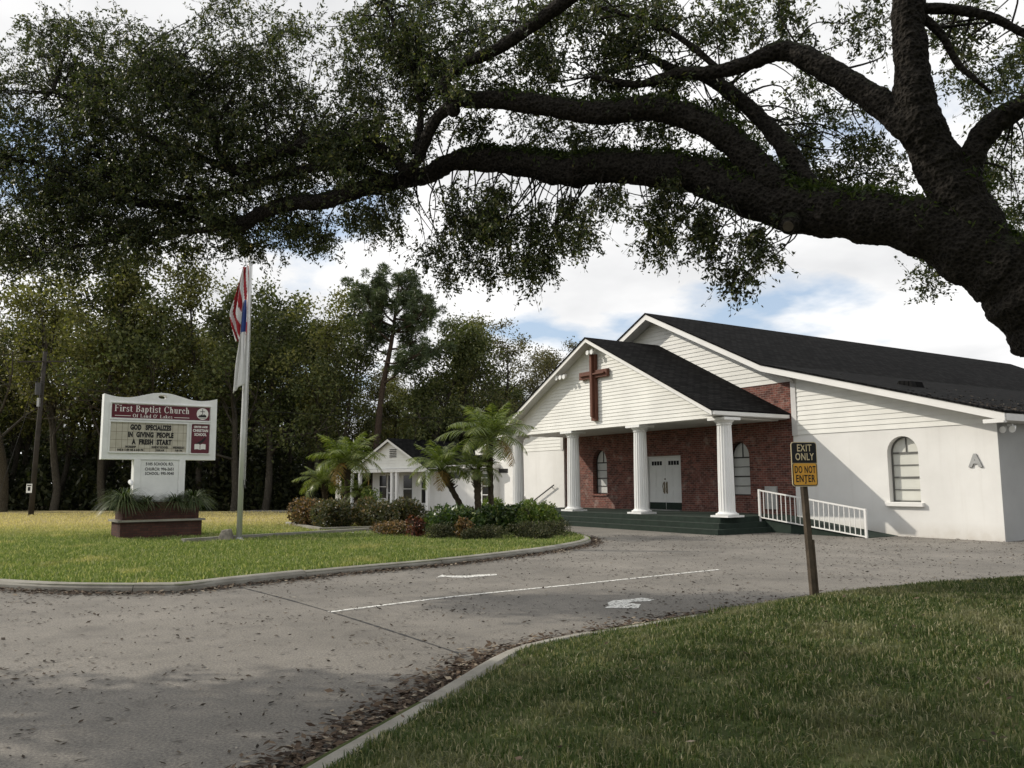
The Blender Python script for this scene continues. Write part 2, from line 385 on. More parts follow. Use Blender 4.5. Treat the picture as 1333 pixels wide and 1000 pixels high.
def brickmat(name, c1, c2, mortar, w=.21, h=.075, blotch=.5, white=.25):
    m, t, out = newmat(name)
    tcd = t.nodes.new('ShaderNodeTexCoord'); sp = t.nodes.new('ShaderNodeSeparateXYZ'); t.links.new(tcd.outputs['Object'], sp.inputs[0])
    ad = t.nodes.new('ShaderNodeMath'); ad.operation = 'ADD'; t.links.new(sp.outputs['X'], ad.inputs[0]); t.links.new(sp.outputs['Y'], ad.inputs[1])
    cb = t.nodes.new('ShaderNodeCombineXYZ'); t.links.new(ad.outputs[0], cb.inputs[0]); t.links.new(sp.outputs['Z'], cb.inputs[1])
    bk = t.nodes.new('ShaderNodeTexBrick'); t.links.new(cb.outputs[0], bk.inputs['Vector'])
    setin(bk, Scale=1.0, Color1=c4(c1), Color2=c4(c2), Mortar=c4(mortar), Brick_Width=w, Row_Height=h, Mortar_Size=.008, Mortar_Smooth=.3, Bias=-.1)
    # per-brick tone: cell noise on the brick grid, plus whitish bloom
    c = mixc(t, blotch, bk.outputs['Color'], ramp(t, noise(t, 5.0, 4, .7), [(.3, (.25, .25, .25)), (.7, (.72, .70, .68))]), 'OVERLAY')
    wm = ramp(t, noise(t, 1.8, 7, .72), [(.56, (0, 0, 0)), (.72, (white,) * 3)])
    c = mixc(t, wm, c, (.46, .38, .33))
    bsdf(t, out, c, .9, .2, 0, bk.outputs['Fac'], -.5, .012); return m
M['brick'] = brickmat('red_brick', (.215, .082, .064), (.085, .040, .036), (.24, .19, .165), blotch=.8, white=.6)
M['planter_brick'] = brickmat('brown_brick', (.095, .044, .035), (.058, .030, .026), (.05, .038, .032), .2, .07, .4, .06)

m, t, out = newmat('shingles')
tcd = t.nodes.new('ShaderNodeTexCoord')
bk = t.nodes.new('ShaderNodeTexBrick'); sp = t.nodes.new('ShaderNodeSeparateXYZ'); t.links.new(tcd.outputs['Object'], sp.inputs[0])
ab = t.nodes.new('ShaderNodeMath'); ab.operation = 'ABSOLUTE'; t.links.new(sp.outputs['X'], ab.inputs[0])
cb = t.nodes.new('ShaderNodeCombineXYZ'); t.links.new(sp.outputs['Y'], cb.inputs[0]); t.links.new(ab.outputs[0], cb.inputs[1]); t.links.new(cb.outputs[0], bk.inputs['Vector'])
setin(bk, Scale=1.0, Color1=(.019, .0185, .018, 1), Color2=(.006, .006, .006, 1), Mortar=(.002, .002, .002, 1), Brick_Width=.32, Row_Height=.15, Mortar_Size=.018)
c = mixc(t, .5, bk.outputs['Color'], ramp(t, noise(t, 2.0, 6, .7), [(.3, (.3, .3, .3)), (.7, (.66, .66, .65))]), 'OVERLAY')
bsdf(t, out, c, .97, .05, 0, bk.outputs['Fac'], -.6, .02); M['shingle'] = m

m, t, out = newmat('cedar')
tcd = t.nodes.new('ShaderNodeTexCoord'); mpn = t.nodes.new('ShaderNodeMapping'); t.links.new(tcd.outputs['Object'], mpn.inputs[0]); mpn.inputs['Scale'].default_value = (14, 14, 1.5)
f = noise(t, 1.5, 6, .6, mpn.outputs[0]); c = ramp(t, f, [(.3, (.085, .032, .02)), (.7, (.17, .068, .042))])
bsdf(t, out, c, .6, .3, 0, f, .3, .01); M['cedar'] = m

def barkmat(name, c1, c2, sc=(7, 7, 2.0), st=.9, dist=.05, moss=0.0):
    m, t, out = newmat(name)
    tcd = t.nodes.new('ShaderNodeTexCoord'); mpn = t.nodes.new('ShaderNodeMapping'); t.links.new(tcd.outputs['Object'], mpn.inputs[0]); mpn.inputs['Scale'].default_value = sc
    f = noise(t, 3.0, 7, .7, mpn.outputs[0])
    vo = setin(t.nodes.new('ShaderNodeTexVoronoi'), Scale=5.0); t.links.new(mpn.outputs[0], vo.inputs['Vector'])
    h = mixc(t, .5, f, vo.outputs['Distance'])
    c = ramp(t, h, [(.25, c1), (.65, c2)])
    if moss:
        g = t.nodes.new('ShaderNodeNewGeometry'); s2 = t.nodes.new('ShaderNodeSeparateXYZ'); t.links.new(g.outputs['Normal'], s2.inputs[0])
        k = t.nodes.new('ShaderNodeMath'); k.operation = 'MULTIPLY'; t.links.new(s2.outputs['Z'], k.inputs[0]); t.links.new(noise(t, 2.5, 5), k.inputs[1])
        c = mixc(t, ramp(t, k.outputs[0], [(.22, (0, 0, 0)), (.5, (moss,) * 3)]), c, (.035, .05, .016))
    bsdf(t, out, c, .95, .12, 0, h, st, dist); return m
M['oak_bark'] = barkmat('oak_bark', (.0075, .0066, .0058), (.042, .037, .031), (5, 5, 5), 1.0, .09, .9)
M['cut_wood'] = plain('old_cut_wood', (.10, .082, .06), .9, .3, 8, bump=.5, bscale=15, dist=.02)
M['wood_bark'] = barkmat('wood_bark', (.026, .023, .018), (.085, .074, .058))
M['pine_bark'] = barkmat('pine_bark', (.03, .022, .017), (.09, .065, .048))
M['palm_bark'] = barkmat('palm_bark', (.025, .02, .015), (.10, .08, .055), (3, 3, 22), 1.0, .03)
M['oak_leaf'] = leafmat('oak_leaf', [(0, (.026, .037, .014)), (.5, (.048, .062, .023)), (.8, (.085, .098, .036)), (1, (.17, .155, .065))], .38, .45, .3, .25, .6)
M['wood_leaf_a'] = leafmat('wood_leaf_green', [(0, (.042, .056, .020)), (.6, (.090, .104, .036)), (1, (.165, .165, .065))], .3, .55, .2, .3, .5)
M['wood_leaf_b'] = leafmat('wood_leaf_olive', [(0, (.08, .086, .028)), (.6, (.15, .15, .05)), (1, (.25, .225, .085))], .35, .55, .2, .3, .5)
M['wood_leaf_c'] = leafmat('wood_leaf_dull', [(0, (.065, .062, .032)), (.6, (.12, .108, .055)), (1, (.20, .17, .095))], .3, .6, .2, .3, .5)
M['pine_leaf'] = leafmat('pine_needle', [(0, (.04, .06, .026)), (.6, (.085, .115, .05)), (1, (.15, .17, .08))], .15, .5, .3, .25, .6)
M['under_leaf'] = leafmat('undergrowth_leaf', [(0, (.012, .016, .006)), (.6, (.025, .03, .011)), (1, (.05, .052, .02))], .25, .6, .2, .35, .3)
M['palm_leaf'] = leafmat('palm_leaf', [(0, (.08, .115, .02)), (.6, (.14, .175, .038)), (1, (.23, .25, .07))], .35, .36, .4)
M['palm_dead'] = leafmat('palm_dead_leaf', [(0, (.16, .10, .03)), (1, (.32, .20, .05))], .3, .6, .2)
M['hedge_green'] = leafmat('hedge_green', [(0, (.03, .06, .016)), (.6, (.065, .11, .03)), (.88, (.14, .19, .05)), (1, (.28, .30, .08))], .25, .35, .5, .3, 1.2)
M['hedge_lime'] = leafmat('hedge_lime', [(0, (.07, .12, .02)), (.6, (.13, .19, .035)), (1, (.28, .30, .07))], .3, .4, .4, .2, 2)
M['croton'] = leafmat('croton_leaf', [(0, (.05, .045, .02)), (.35, (.09, .07, .03)), (.7, (.19, .115, .05)), (1, (.38, .21, .10))], .25, .45, .4, .3, 1.0)
M['croton_dark'] = leafmat('croton_dark', [(0, (.04, .05, .02)), (.6, (.085, .082, .036)), (.85, (.12, .11, .045)), (1, (.24, .15, .07))], .25, .45, .4, .3, 1.0)
M['red_leaf'] = leafmat('red_leaf', [(0, (.05, .022, .014)), (.6, (.12, .038, .026)), (1, (.26, .09, .05))], .25, .45, .4)
M['juniper'] = leafmat('juniper_leaf', [(0, (.035, .042, .02)), (.7, (.075, .08, .038)), (1, (.15, .13, .065))], .15, .6, .2, .3, 2)
M['liriope'] = leafmat('strap_leaf', [(0, (.03, .05, .015)), (.6, (.065, .095, .03)), (1, (.17, .19, .09))], .25, .4, .4)
M['fern'] = leafmat('fern_leaf', [(0, (.025, .04, .01)), (.7, (.055, .08, .018)), (1, (.10, .13, .03))], .3, .5, .2)
M['litter'] = leafmat('fallen_leaf', [(0, (.025, .017, .012)), (.55, (.075, .05, .034)), (.85, (.15, .11, .075)), (1, (.34, .29, .22))], .0, .8, .15)
M['litter_road'] = leafmat('fallen_leaf_on_road', [(0, (.02, .016, .012)), (.75, (.06, .045, .032)), (.9, (.16, .13, .095)), (1, (.36, .33, .28))], .0, .8, .15)
M['flag_red'] = plain('flag_red', (.34, .022, .03), .7, .1, 5)
M['flag_white'] = plain('flag_white', (.74, .73, .72), .7, .05, 5)
M['flag_blue'] = plain('flag_blue', (.03, .06, .22), .7, .1, 5)

# ------------------------------------------------------------------ text
def text(name, body, size, m, parent, loc, align='CENTER', bold=0.0, sx=1.0, extrude=.003, rot=(pi / 2, 0, 0), space=1.0):
    cu = bpy.data.curves.new(name, 'FONT'); cu.body = body; cu.size = size; cu.align_x = align; cu.extrude = extrude
    cu.offset = bold; cu.space_character = space; cu.resolution_u = 3
    o = bpy.data.objects.new(name, cu); COL.objects.link(o)
    dg = bpy.context.evaluated_depsgraph_get(); dg.update()
    me = bpy.data.meshes.new_from_object(o.evaluated_get(dg)); bpy.data.objects.remove(o); bpy.data.curves.remove(cu)
    me.transform(Matrix.Translation(loc) @ Matrix.Rotation(rot[2], 4, 'Z') @ Matrix.Rotation(rot[0], 4, 'X') @ Matrix.Diagonal((sx, 1, 1, 1)))
    me.materials.clear(); me.name = name
    return link(name, me, m, parent)

def wall_holes(outer, holes, y0, y1):
    """wall in the x-z plane from y0 (front) to y1 with real openings"""
    loops = [outer] + holes; flat = [p for l in loops for p in l]
    tris = geometry.tessellate_polygon([[Vector((p[0], p[1], 0)) for p in l] for l in loops])
    mb = MB(); n = len(flat)
    V = [(p[0], y0, p[1]) for p in flat] + [(p[0], y1, p[1]) for p in flat]
    F = [tuple(tr) for tr in tris] + [tuple(i + n for i in tr)[::-1] for tr in tris]
    b = 0
    for l in loops:
        k = len(l)
        F += [(b + i, b + (i + 1) % k, n + b + (i + 1) % k, n + b + i) for i in range(k)]
        b += k
    return mb.add(V, F)
def arch(xc, w, z0, ztop, n=14, rise=None):
    r = w / 2; rise = rise or r; zs = ztop - rise
    return [(xc - r, z0), (xc + r, z0), (xc + r, zs)] + [(xc + r * cos(a), zs + rise * sin(a)) for a in [pi * i / n for i in range(1, n)]] + [(xc - r, zs)]
def band_clip(poly, z0, z1):
    def cut(P, z, keep):
        Q = []
        for i in range(len(P)):
            a, b = P[i], P[(i + 1) % len(P)]
            ia = (a[1] >= z) if keep else (a[1] <= z); ib = (b[1] >= z) if keep else (b[1] <= z)
            if ia: Q.append(a)
            if ia != ib:
                tt = (z - a[1]) / (b[1] - a[1]); Q.append((a[0] + (b[0] - a[0]) * tt, z))
        return Q
    P = cut(poly, z0, True)
    return cut(P, z1, False) if len(P) > 2 else []
def lap_siding(poly, y, course=.155, lip=.020):
    """horizontal laps that follow a convex x-z outline; every course leans out at its foot"""
    mb = MB(); zs = [p[1] for p in poly]; z = min(zs)
    while z < max(zs) - .01:
        P = band_clip(poly, z, min(z + course, max(zs)))
        if len(P) >= 3:
            V = [(p[0], y - lip * (1 - (p[1] - z) / course) - .004, p[1]) for p in P]
            mb.add(V, [tuple(range(len(V)))])
            lo = [p for p in P if abs(p[1] - z) < 1e-4]
            if len(lo) >= 2:
                xa, xb = min(p[0] for p in lo), max(p[0] for p in lo)
                mb.add([(xa, y - lip - .004, z), (xb, y - lip - .004, z), (xb, y + .004, z), (xa, y + .004, z)], [(0, 1, 2, 3)])
        z += course
    return mb

# ------------------------------------------------------------------ ground, road, lawns
def sheet(name, poly, z, m, kind='structure'):
    mb = MB(); mb.add([(p[0], p[1], z) for p in poly], [tuple(range(len(poly)))])
    o = mb.build(name, m); return tag(o, kind=kind)
sheet('ground', [(-1500, -1500), (1500, -1500), (1500, 1500), (-1500, 1500)], -.03, M['ground'])
mb = MB()
xs = [-60, -30, -12, 0, 12, 30, 60]; ys = [-40, -10, 0, 8, 16, 24, 32, 44]
mb.add([(x, y, 0) for y in ys for x in xs], [(j * 7 + i, j * 7 + i + 1, j * 7 + i + 8, j * 7 + i + 7) for j in range(7) for i in range(6)])
tag(mb.build('road', M['asphalt']), kind='structure')

def poly_spline(P, sub=8):
    Q, _ = spline([(p[0], p[1], 0) for p in P], [1] * len(P), sub); return [(q[0], q[1]) for q in Q]
KL = [(-34, 22.5), (-22, 17.8), (-14, 15.2), (-9.83, 14.05), (-8.09, 13.32), (-6.82, 12.85), (-5.39, 12.68), (-4.9, 12.8), (-4.5, 13.4), (-3.0, 15.1), (-1.05, 16.95), (.56, 19.1), (1.57, 20.93), (2.04, 22.3), (2.0, 23.9), (1.55, 25.8), (.4, 28.4), (-2.2, 33), (-4.5, 37.5)]
KR = [(-2.4, .2), (-1.5, 3.4), (-1.14, 4.62), (-.93, 5.22), (-.6, 6.13), (-.1, 7.59), (.38, 8.23), (1.32, 9.06), (2.44, 9.92), (4.2, 11.0), (6.5, 12.05), (9.5, 13.1), (14, 14.6), (22, 18)]
kl = poly_spline(KL); kr = poly_spline(KR)
def dist_poly(P, line):
    A = np.array(line[:-1]); B = np.array(line[1:]); D = B - A; P = np.asarray(P, float)
    best = np.full(len(P), 1e9)
    for a, d in zip(A, D):
        t_ = np.clip(((P - a) @ d) / (d @ d), 0, 1); best = np.minimum(best, np.linalg.norm(P - (a + t_[:, None] * d), axis=1))
    return best
def inside(P, poly):
    P = np.asarray(P, float); x, y = P[:, 0], P[:, 1]; c = np.zeros(len(P), bool); n = len(poly)
    for i in range(n):
        (x0, y0), (x1, y1) = poly[i], poly[(i + 1) % n]
        if y0 == y1: continue
        k = ((y0 > y) != (y1 > y)) & (x < (x1 - x0) * (y - y0) / (y1 - y0) + x0); c ^= k
    return c
left_poly = kl + [(-8.5, 43.0), (-12, 46.5), (-30, 52), (-60, 52), (-60, 30)]
right_poly = kr + [(26, 14), (26, -10), (-4, -10)]
def sstep(x): x = np.clip(x, 0, 1); return x * x * (3 - 2 * x)
def h_right(P):
    P = np.asarray(P, float); d = dist_poly(P, kr)
    rise = .06 + .22 * sstep((P[:, 0] + P[:, 1] * .35 - 1.5) / 5.0)
    w = .015 * np.sin(P[:, 0] * 2.1 + 1.3 * np.sin(P[:, 1] * 1.7)) + .012 * np.sin(P[:, 1] * 3.3 + P[:, 0])
    return .10 + rise * sstep(d / 1.5) + w * sstep(d / .6)
def h_left(P):
    P = np.asarray(P, float); return .10 + .02 * np.sin(P[:, 0] * .8) * np.sin(P[:, 1] * .6)
def lawn(name, poly, hf, m, step, box):
    gx = np.arange(box[0], box[1], step); gy = np.arange(box[2], box[3], step)
    G = np.stack(np.meshgrid(gx, gy), -1).reshape(-1, 2); G = G + rng.uniform(-.2, .2, G.shape) * step
    G = G[inside(G, poly)]; G = G[dist_poly(G, poly + poly[:1]) > step * .35]
    pts = [Vector(p) for p in poly] + [Vector(p) for p in G]
    n = len(poly)
    v, e_, f, *_ = geometry.delaunay_2d_cdt(pts, [(i, (i + 1) % n) for i in range(n)], [], 1, 1e-5)
    P = np.array([(p.x, p.y) for p in v]); H = hf(P)
    me = bpy.data.meshes.new(name); me.from_pydata(np.column_stack([P, H]).tolist(), [], [list(q) for q in f])
    return tag(smooth(link(name, me, m)), kind='structure')
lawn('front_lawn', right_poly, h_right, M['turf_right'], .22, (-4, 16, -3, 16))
lawn('side_lawn', left_poly, h_left, M['turf_left'], .8, (-36, 3, 12, 50))

def kerb(name, line, side, w=.17, h=.125, seg=3.0, wob=.012):
    """rounded concrete kerb along a polyline, in cast lengths with open joints"""
    L = np.array(line); d = np.r_[0, np.cumsum(np.linalg.norm(np.diff(L, axis=0), axis=1))]
    mb = MB(); s = 0
    while s < d[-1] - .2:
        e_ = min(s + seg, d[-1]); k = max(3, int((e_ - s) / .3) + 1)
        t_ = np.linspace(s + .006, e_ - .006, k)
        P = np.column_stack([np.interp(t_, d, L[:, 0]), np.interp(t_, d, L[:, 1])])
        T = np.gradient(P, axis=0); T /= np.linalg.norm(T, axis=1)[:, None]; Nn = np.column_stack([-T[:, 1], T[:, 0]]) * side
        oz = random.uniform(-wob, wob); rings = []
        for p, n_ in zip(P, Nn):
            prof = [(-.02, -.03), (-.02, h * .55), (.015, h * .9), (.05, h), (w - .03, h + .004), (w, h - .02), (w, -.03)]
            rings.append([(p[0] + n_[0] * a, p[1] + n_[1] * a, z + (oz if z > 0 else 0)) for a, z in prof])
        mb.loft(rings); s = e_
    return tag(mb.build(name, M['concrete']), kind='structure')
kerb('kerb', kl, 1); kerb('kerb', kr, -1, h=.115)
# the lane of asphalt that crosses the far lawn
mb = MB(); P = [(-15.5, 45.2), (-11.5, 44.0), (-8.6, 43.2), (-8.0, 45.5), (-11.0, 47.2), (-15.0, 48.2)]
mb.add([(x, y, .135) for x, y in P], [tuple(range(6))]); tag(mb.build('far_driveway', M['asphalt']), kind='structure')

# painted markings
mb = MB()
LP = [(-2.32, 10.66), (-1.55, 11.39), (-.75, 12.09), (.2, 12.78), (1.12, 13.43), (2.4, 14.4), (3.75, 15.4)]
lp = poly_spline(LP, 5)
for a, b in zip(lp[:-1], lp[1:]):
    d = Vector((b[0] - a[0], b[1] - a[1])).normalized(); n_ = Vector((-d.y, d.x)) * .045
    mb.add([(a[0] - n_.x, a[1] - n_.y, .005), (b[0] - n_.x, b[1] - n_.y, .005), (b[0] + n_.x, b[1] + n_.y, .005), (a[0] + n_.x, a[1] + n_.y, .005)], [(0, 1, 2, 3)])
tag(mb.build('lane_line', M['paint']), kind='structure')
def flatpx(name, pts):
    mb = MB(); P = [gp(x, y, .006) for x, y in pts]; mb.add(P, [tuple(range(len(P)))])
    return tag(mb.build(name, M['paint']), kind='structure')
A2 = [(890, 241), (912, 228), (905, 214), (935, 202), (1020, 196), (1080, 188), (1145, 198), (1118, 206), (1030, 209), (1012, 215), (1075, 222), (1062, 243)]
flatpx('painted_arrow', [(x / 3.92 + 560, y / 3.92 + 730) for x, y in A2])
A1 = [(30, 86), (62, 71), (84, 76), (180, 76), (240, 71), (338, 67), (342, 73), (270, 79), (180, 87), (110, 85), (78, 81)]
flatpx('painted_arrow', [(x / 3.92 + 560, y / 3.92 + 730) for x, y in A1])
# the sawn joint across the road
mb = MB(); jp = poly_spline([(-4.3, 13.3), (-3.2, 11.9), (-2.3, 10.68), (-1.75, 9.9), (-1.23, 9.14), (-.42, 7.93)], 8)
for a, b in zip(jp[:-1], jp[1:]):
    d = Vector((b[0] - a[0], b[1] - a[1])).normalized(); w_ = random.uniform(.008, .02); n_ = Vector((-d.y, d.x)) * w_
    ox, oy = 0, 0
    mb.add([(a[0] - n_.x, a[1] - n_.y, .003), (b[0] - n_.x, b[1] - n_.y, .003), (b[0] + n_.x, b[1] + n_.y, .003), (a[0] + n_.x, a[1] + n_.y, .003)], [(0, 1, 2, 3)])
tag(mb.build('road_joint', M['black']), kind='structure')

# ------------------------------------------------------------------ grass blades
def blades(name, P, Z, h, w, m, lean=.45):
    n = len(P); a = rng.uniform(0, 2 * pi, n); l = np.abs(rng.normal(0, lean, n)) * h
    la = rng.uniform(0, 2 * pi, n); hh = h * rng.uniform(.5, 1.25, n); ww = w * rng.uniform(.7, 1.3, n)
    B = np.column_stack([P, Z]); X = np.column_stack([np.cos(a), np.sin(a), np.zeros(n)]) * ww[:, None] / 2
    Ld = np.column_stack([np.cos(la) * l, np.sin(la) * l, np.zeros(n)]); up = np.zeros((n, 3)); up[:, 2] = hh
    mid = B + Ld * .35 + up * .6; tip = B + Ld + up * np.clip(1 - l / h * .3, .3, 1)[:, None]
    V = np.stack([B - X, B + X, mid + X * .8, mid - X * .8, tip + X * .15, tip - X * .15], 1).reshape(-1, 3)
    i = np.arange(n)[:, None] * 6
    F = np.concatenate([i + np.array([0, 1, 2, 3]), i + np.array([3, 2, 4, 5])])
    return tag(link(name, np_mesh(name, V, F), m), kind='stuff')
def scatter(poly, box, n, dens):
    P = np.column_stack([rng.uniform(box[0], box[1], n), rng.uniform(box[2], box[3], n)])
    P = P[inside(P, poly)]; return P[rng.uniform(size=len(P)) < dens(P)]
tuft = lambda P: .55 + .45 * np.sin(P[:, 0] * 5.1 + 2 * np.sin(P[:, 1] * 3.7)) * np.sin(P[:, 1] * 4.3 + 1.7 * np.sin(P[:, 0] * 2.9))
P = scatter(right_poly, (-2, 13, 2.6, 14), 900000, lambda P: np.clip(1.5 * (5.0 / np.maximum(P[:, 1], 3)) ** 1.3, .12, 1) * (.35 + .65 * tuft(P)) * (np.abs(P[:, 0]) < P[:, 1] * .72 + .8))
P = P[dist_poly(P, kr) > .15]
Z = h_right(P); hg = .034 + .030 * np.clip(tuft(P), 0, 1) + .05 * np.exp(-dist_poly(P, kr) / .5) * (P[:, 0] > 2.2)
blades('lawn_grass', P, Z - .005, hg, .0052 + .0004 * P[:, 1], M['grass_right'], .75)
P = scatter(left_poly, (-30, 2.3, 12, 46), 760000, lambda P: np.clip(1.25 - (P[:, 1] - 13) / 19, .10, 1) * (P[:, 0] > -P[:, 1] * .68 - 1))
P = P[dist_poly(P, kl) > .15]
blades('lawn_grass', P, h_left(P) - .005, .055 + .045 * np.clip(tuft(P * .8), 0, 1), .013 + .0004 * P[:, 1], M['grass_left'], .5)

# ------------------------------------------------------------------ fallen leaves
def litter(name, P, Z, L, m):
    n = len(P); a = rng.uniform(0, 2 * pi, n); L = L * rng.uniform(.5, 1.4, n); W = L * rng.uniform(.25, .5, n)
    A = np.column_stack([np.cos(a), np.sin(a), rng.normal(0, .18, n)]); B = np.column_stack([-np.sin(a), np.cos(a), rng.normal(0, .3, n)])
    C = np.column_stack([P, Z + .004 + L * .12])
    A = A * L[:, None] / 2; B = B * W[:, None] / 2
    V = np.stack([C - A, C + B, C + A, C - B], 1).reshape(-1, 3)
    V[:, 2] = np.maximum(V[:, 2], np.repeat(Z, 4) + .004)
    return tag(link(name, np_mesh(name, V, np.arange(4 * n).reshape(n, 4)), m), kind='stuff')
n = 120000; P = np.column_stack([rng.uniform(-14, 16, n), rng.uniform(3, 26, n)])
cl = .5 + .5 * np.sin(P[:, 0] * 1.3 + 2.2 * np.sin(P[:, 1] * .9)) * np.sin(P[:, 1] * 1.1 + 1.4 * np.sin(P[:, 0] * .7))
P = P[(rng.uniform(size=n) < .14 + .5 * cl ** 2) & ~inside(P, left_poly) & ~inside(P, right_poly)]
hl = len(P) // 4
litter('leaf_litter', P[:hl], np.zeros(hl), .062, M['litter_road']); litter('leaf_litter', P[hl:], np.zeros(len(P) - hl), .040, M['litter_road'])
def along(line, n, off, sd, s0=0, s1=1):
    L = np.array(line); d = np.r_[0, np.cumsum(np.linalg.norm(np.diff(L, axis=0), axis=1))]
    s = rng.uniform(s0, s1, n) * d[-1]; P = np.column_stack([np.interp(s, d, L[:, 0]), np.interp(s, d, L[:, 1])])
    Q = np.column_stack([np.interp(s + .05, d, L[:, 0]), np.interp(s + .05, d, L[:, 1])]); T = Q - P; T /= np.linalg.norm(T, axis=1)[:, None] + 1e-9
    return P + np.column_stack([-T[:, 1], T[:, 0]]) * (off * np.abs(rng.normal(0, sd, n)) + np.sign(off) * .03)[:, None]
ok = lambda P, poly: P[~inside(P, poly)]
P = ok(along(kr, 9000, 1, .22, .02, .42), right_poly); litter('leaf_litter', P, rng.uniform(0, .03, len(P)), .075, M['litter'])
P = ok(along(kr, 2500, 1, .4, .3, .75), right_poly); litter('leaf_litter', P, rng.uniform(0, .015, len(P)), .06, M['litter'])
P = ok(along(kl, 9000, -1, .20, .2, .80), left_poly); litter('leaf_litter', P, rng.uniform(0, .03, len(P)), .075, M['litter'])
P = scatter(right_poly, (-1, 9, 3.5, 11), 900, lambda P: .25 + .75 * (np.hypot(P[:, 0] - 2.6, P[:, 1] - 4.6) < .7))
litter('leaf_litter', P, h_right(P) + .05, .055, M['litter'])

tw = gp(1195, 918, .2); pts = [tw + Vector(o) for o in ((-.16, .1, .07), (-.1, .06, .05), (.02, .04, .055), (.1, -.01, .06), (.2, -.03, .05))]
mb = MB(); mb.tube(*spline(pts, [.003, .004, .005, .004, .003], 4), n=5)
tag(mb.build('twig', M['cut_wood']), 'thin pale bare twig lying on the shaded front lawn', 'twig')

# ------------------------------------------------------------------ church
CH = empty('church', (12.684 - 12.73 * .54464, 21.672 + 12.73 * .83867, 0), radians(-57), 'white church with black shingle roofs, brick entrance front and columned gable porch', 'church')
WX, FX, D = 12.73, 6.29, 27.0                 # half width, half width of brick front, depth
RZ, KX, KZ, EX, EZ = 8.2, 5.55, 5.50, 13.25, 3.34
def roof_z(x):
    x = abs(x); return RZ - (RZ - KZ) * x / KX if x < KX else KZ - (KZ - EZ) * (x - KX) / (EX - KX)
SB = 3.08
# stucco wings with real arched openings
def wing(sg):
    xa, xb = (FX, WX) if sg > 0 else (-WX, -FX)
    a = arch(sg * 10.05, .95, .97, 2.86)
    mb = wall_holes([(xa, 0), (xb, 0), (xb, SB), (xa, SB)], [a], 0, .25); mb.build('stucco_wall', M['stucco'], CH)
    P = [(xa, SB), (xb, SB)] + ([(xb, roof_z(xb) - .05), (xa, roof_z(xa) - .05)] if sg > 0 else [(xb, roof_z(xb) - .05), (xa, roof_z(xa) - .05)])
    lap_siding(P, .0).build('siding', M['siding'], CH)
    MB().prism(P, lambda p, t: (p[0], t, p[1]), .02, .2).build('sheathing', M['siding'], CH)
wing(1); wing(-1)
mb = MB(); mb.box(WX - .25, WX, .25, D - .25, 0, 3.4); mb.build('side_wall', M['shaded_stucco'], CH)  # the shade of this side is put into its darker colour
mb = MB(); mb.box(WX + .001, WX + .006, .0, .25, 0, 3.07); mb.build('shaded_return', M['shaded_stucco'], CH)  # thin skin carrying the same painted shade over the front wall's end
mb = MB(); mb.box(-WX, -WX + .25, .25, D - .25, 0, 3.4); mb.build('side_wall', M['stucco'], CH)
mb = MB(); mb.prism([(-WX, 0), (WX, 0), (WX, 3.4), (KX, KZ - .1), (0, RZ - .1), (-KX, KZ - .1), (-WX, 3.4)], lambda p, t: (p[0], t, p[1]), D - .25, D); mb.build('back_wall', M['stucco'], CH)
# brick front
BY = .10
holes = [arch(-3.86, .95, 1.10, 2.98, rise=.55), arch(3.86, .95, 1.10, 2.98, rise=.55), [(-1.0, .5), (1.0, .5), (1.0, 2.60), (-1.0, 2.60)]]
wall_holes([(-FX, 0), (FX, 0), (FX, 4.86), (-FX, 4.86)], holes, BY, .40).build('brick_wall', M['brick'], CH)
for s in (-1, 1):
    mb = MB(); mb.box(s * 3.86 - .55, s * 3.86 + .55, BY - .05, BY + .1, 1.02, 1.095); mb.build('brick_sill', M['brick'], CH)
P = [(-FX, 4.864), (FX, 4.864), (FX, roof_z(FX) - .04), (KX, KZ - .04), (0, RZ - .04), (-KX, KZ - .04), (-FX, roof_z(FX) - .04)]
lap_siding(P, BY).build('gable_siding', M['siding'], CH)
MB().prism(P, lambda p, t: (p[0], t, p[1]), BY + .02, BY + .2).build('sheathing', M['siding'], CH)
for s in (-1, 1):
    mb = MB(); mb.box(min(s * FX, s * FX + s * .19), max(s * FX, s * FX + s * .19), -.045, .1, SB - .02, roof_z(FX) - .1)
    mb.build('corner_board', M['soffit'], CH)
# roof slabs with overhang
YF, YB = -.58, D + .4
def section(off_top, off_bot, x1=EX):
    xs_ = [-x1, -KX, 0, KX, x1]
    return [(x, roof_z(x) + off_top) for x in xs_] + [(x, roof_z(x) + off_bot) for x in xs_[::-1]]
MB().prism(section(0.0, -.06), lambda p, t: (p[0], t, p[1]), YF - .03, YB).build('roof', M['shingle'], CH)
MB().prism(section(-.064, -.27, EX - .02), lambda p, t: (p[0], t, p[1]), YF, YF + .05).build('rake_board', M['white'], CH)
MB().prism(section(-.064, -.14, EX - .05), lambda p, t: (p[0], t, p[1]), YF + .054, YB - .05).build('soffit', M['soffit'], CH)
for s in (-1, 1):
    x0, x1 = sorted((s * (EX - .045), s * (EX - .0)))
    mb = MB(); mb.box(x0, x1, YF + .054, YB - .1, EZ - .25, EZ - .075); mb.build('fascia', M['soffit'], CH)
    x0, x1 = sorted((s * (WX - .05), s * (EX - .05)))
    mb = MB(); mb.box(x0, x1, YF + .002, YF + .16, EZ - .30, EZ - .20); mb.build('eave_return', M['white'], CH)
    x0, x1 = sorted((s * (WX - .01), s * (EX - .05)))
    mb = MB(); mb.box(x0, x1, YF + .17, YB - .1, EZ - .255, EZ - .235); mb.build('soffit', M['soffit'], CH)
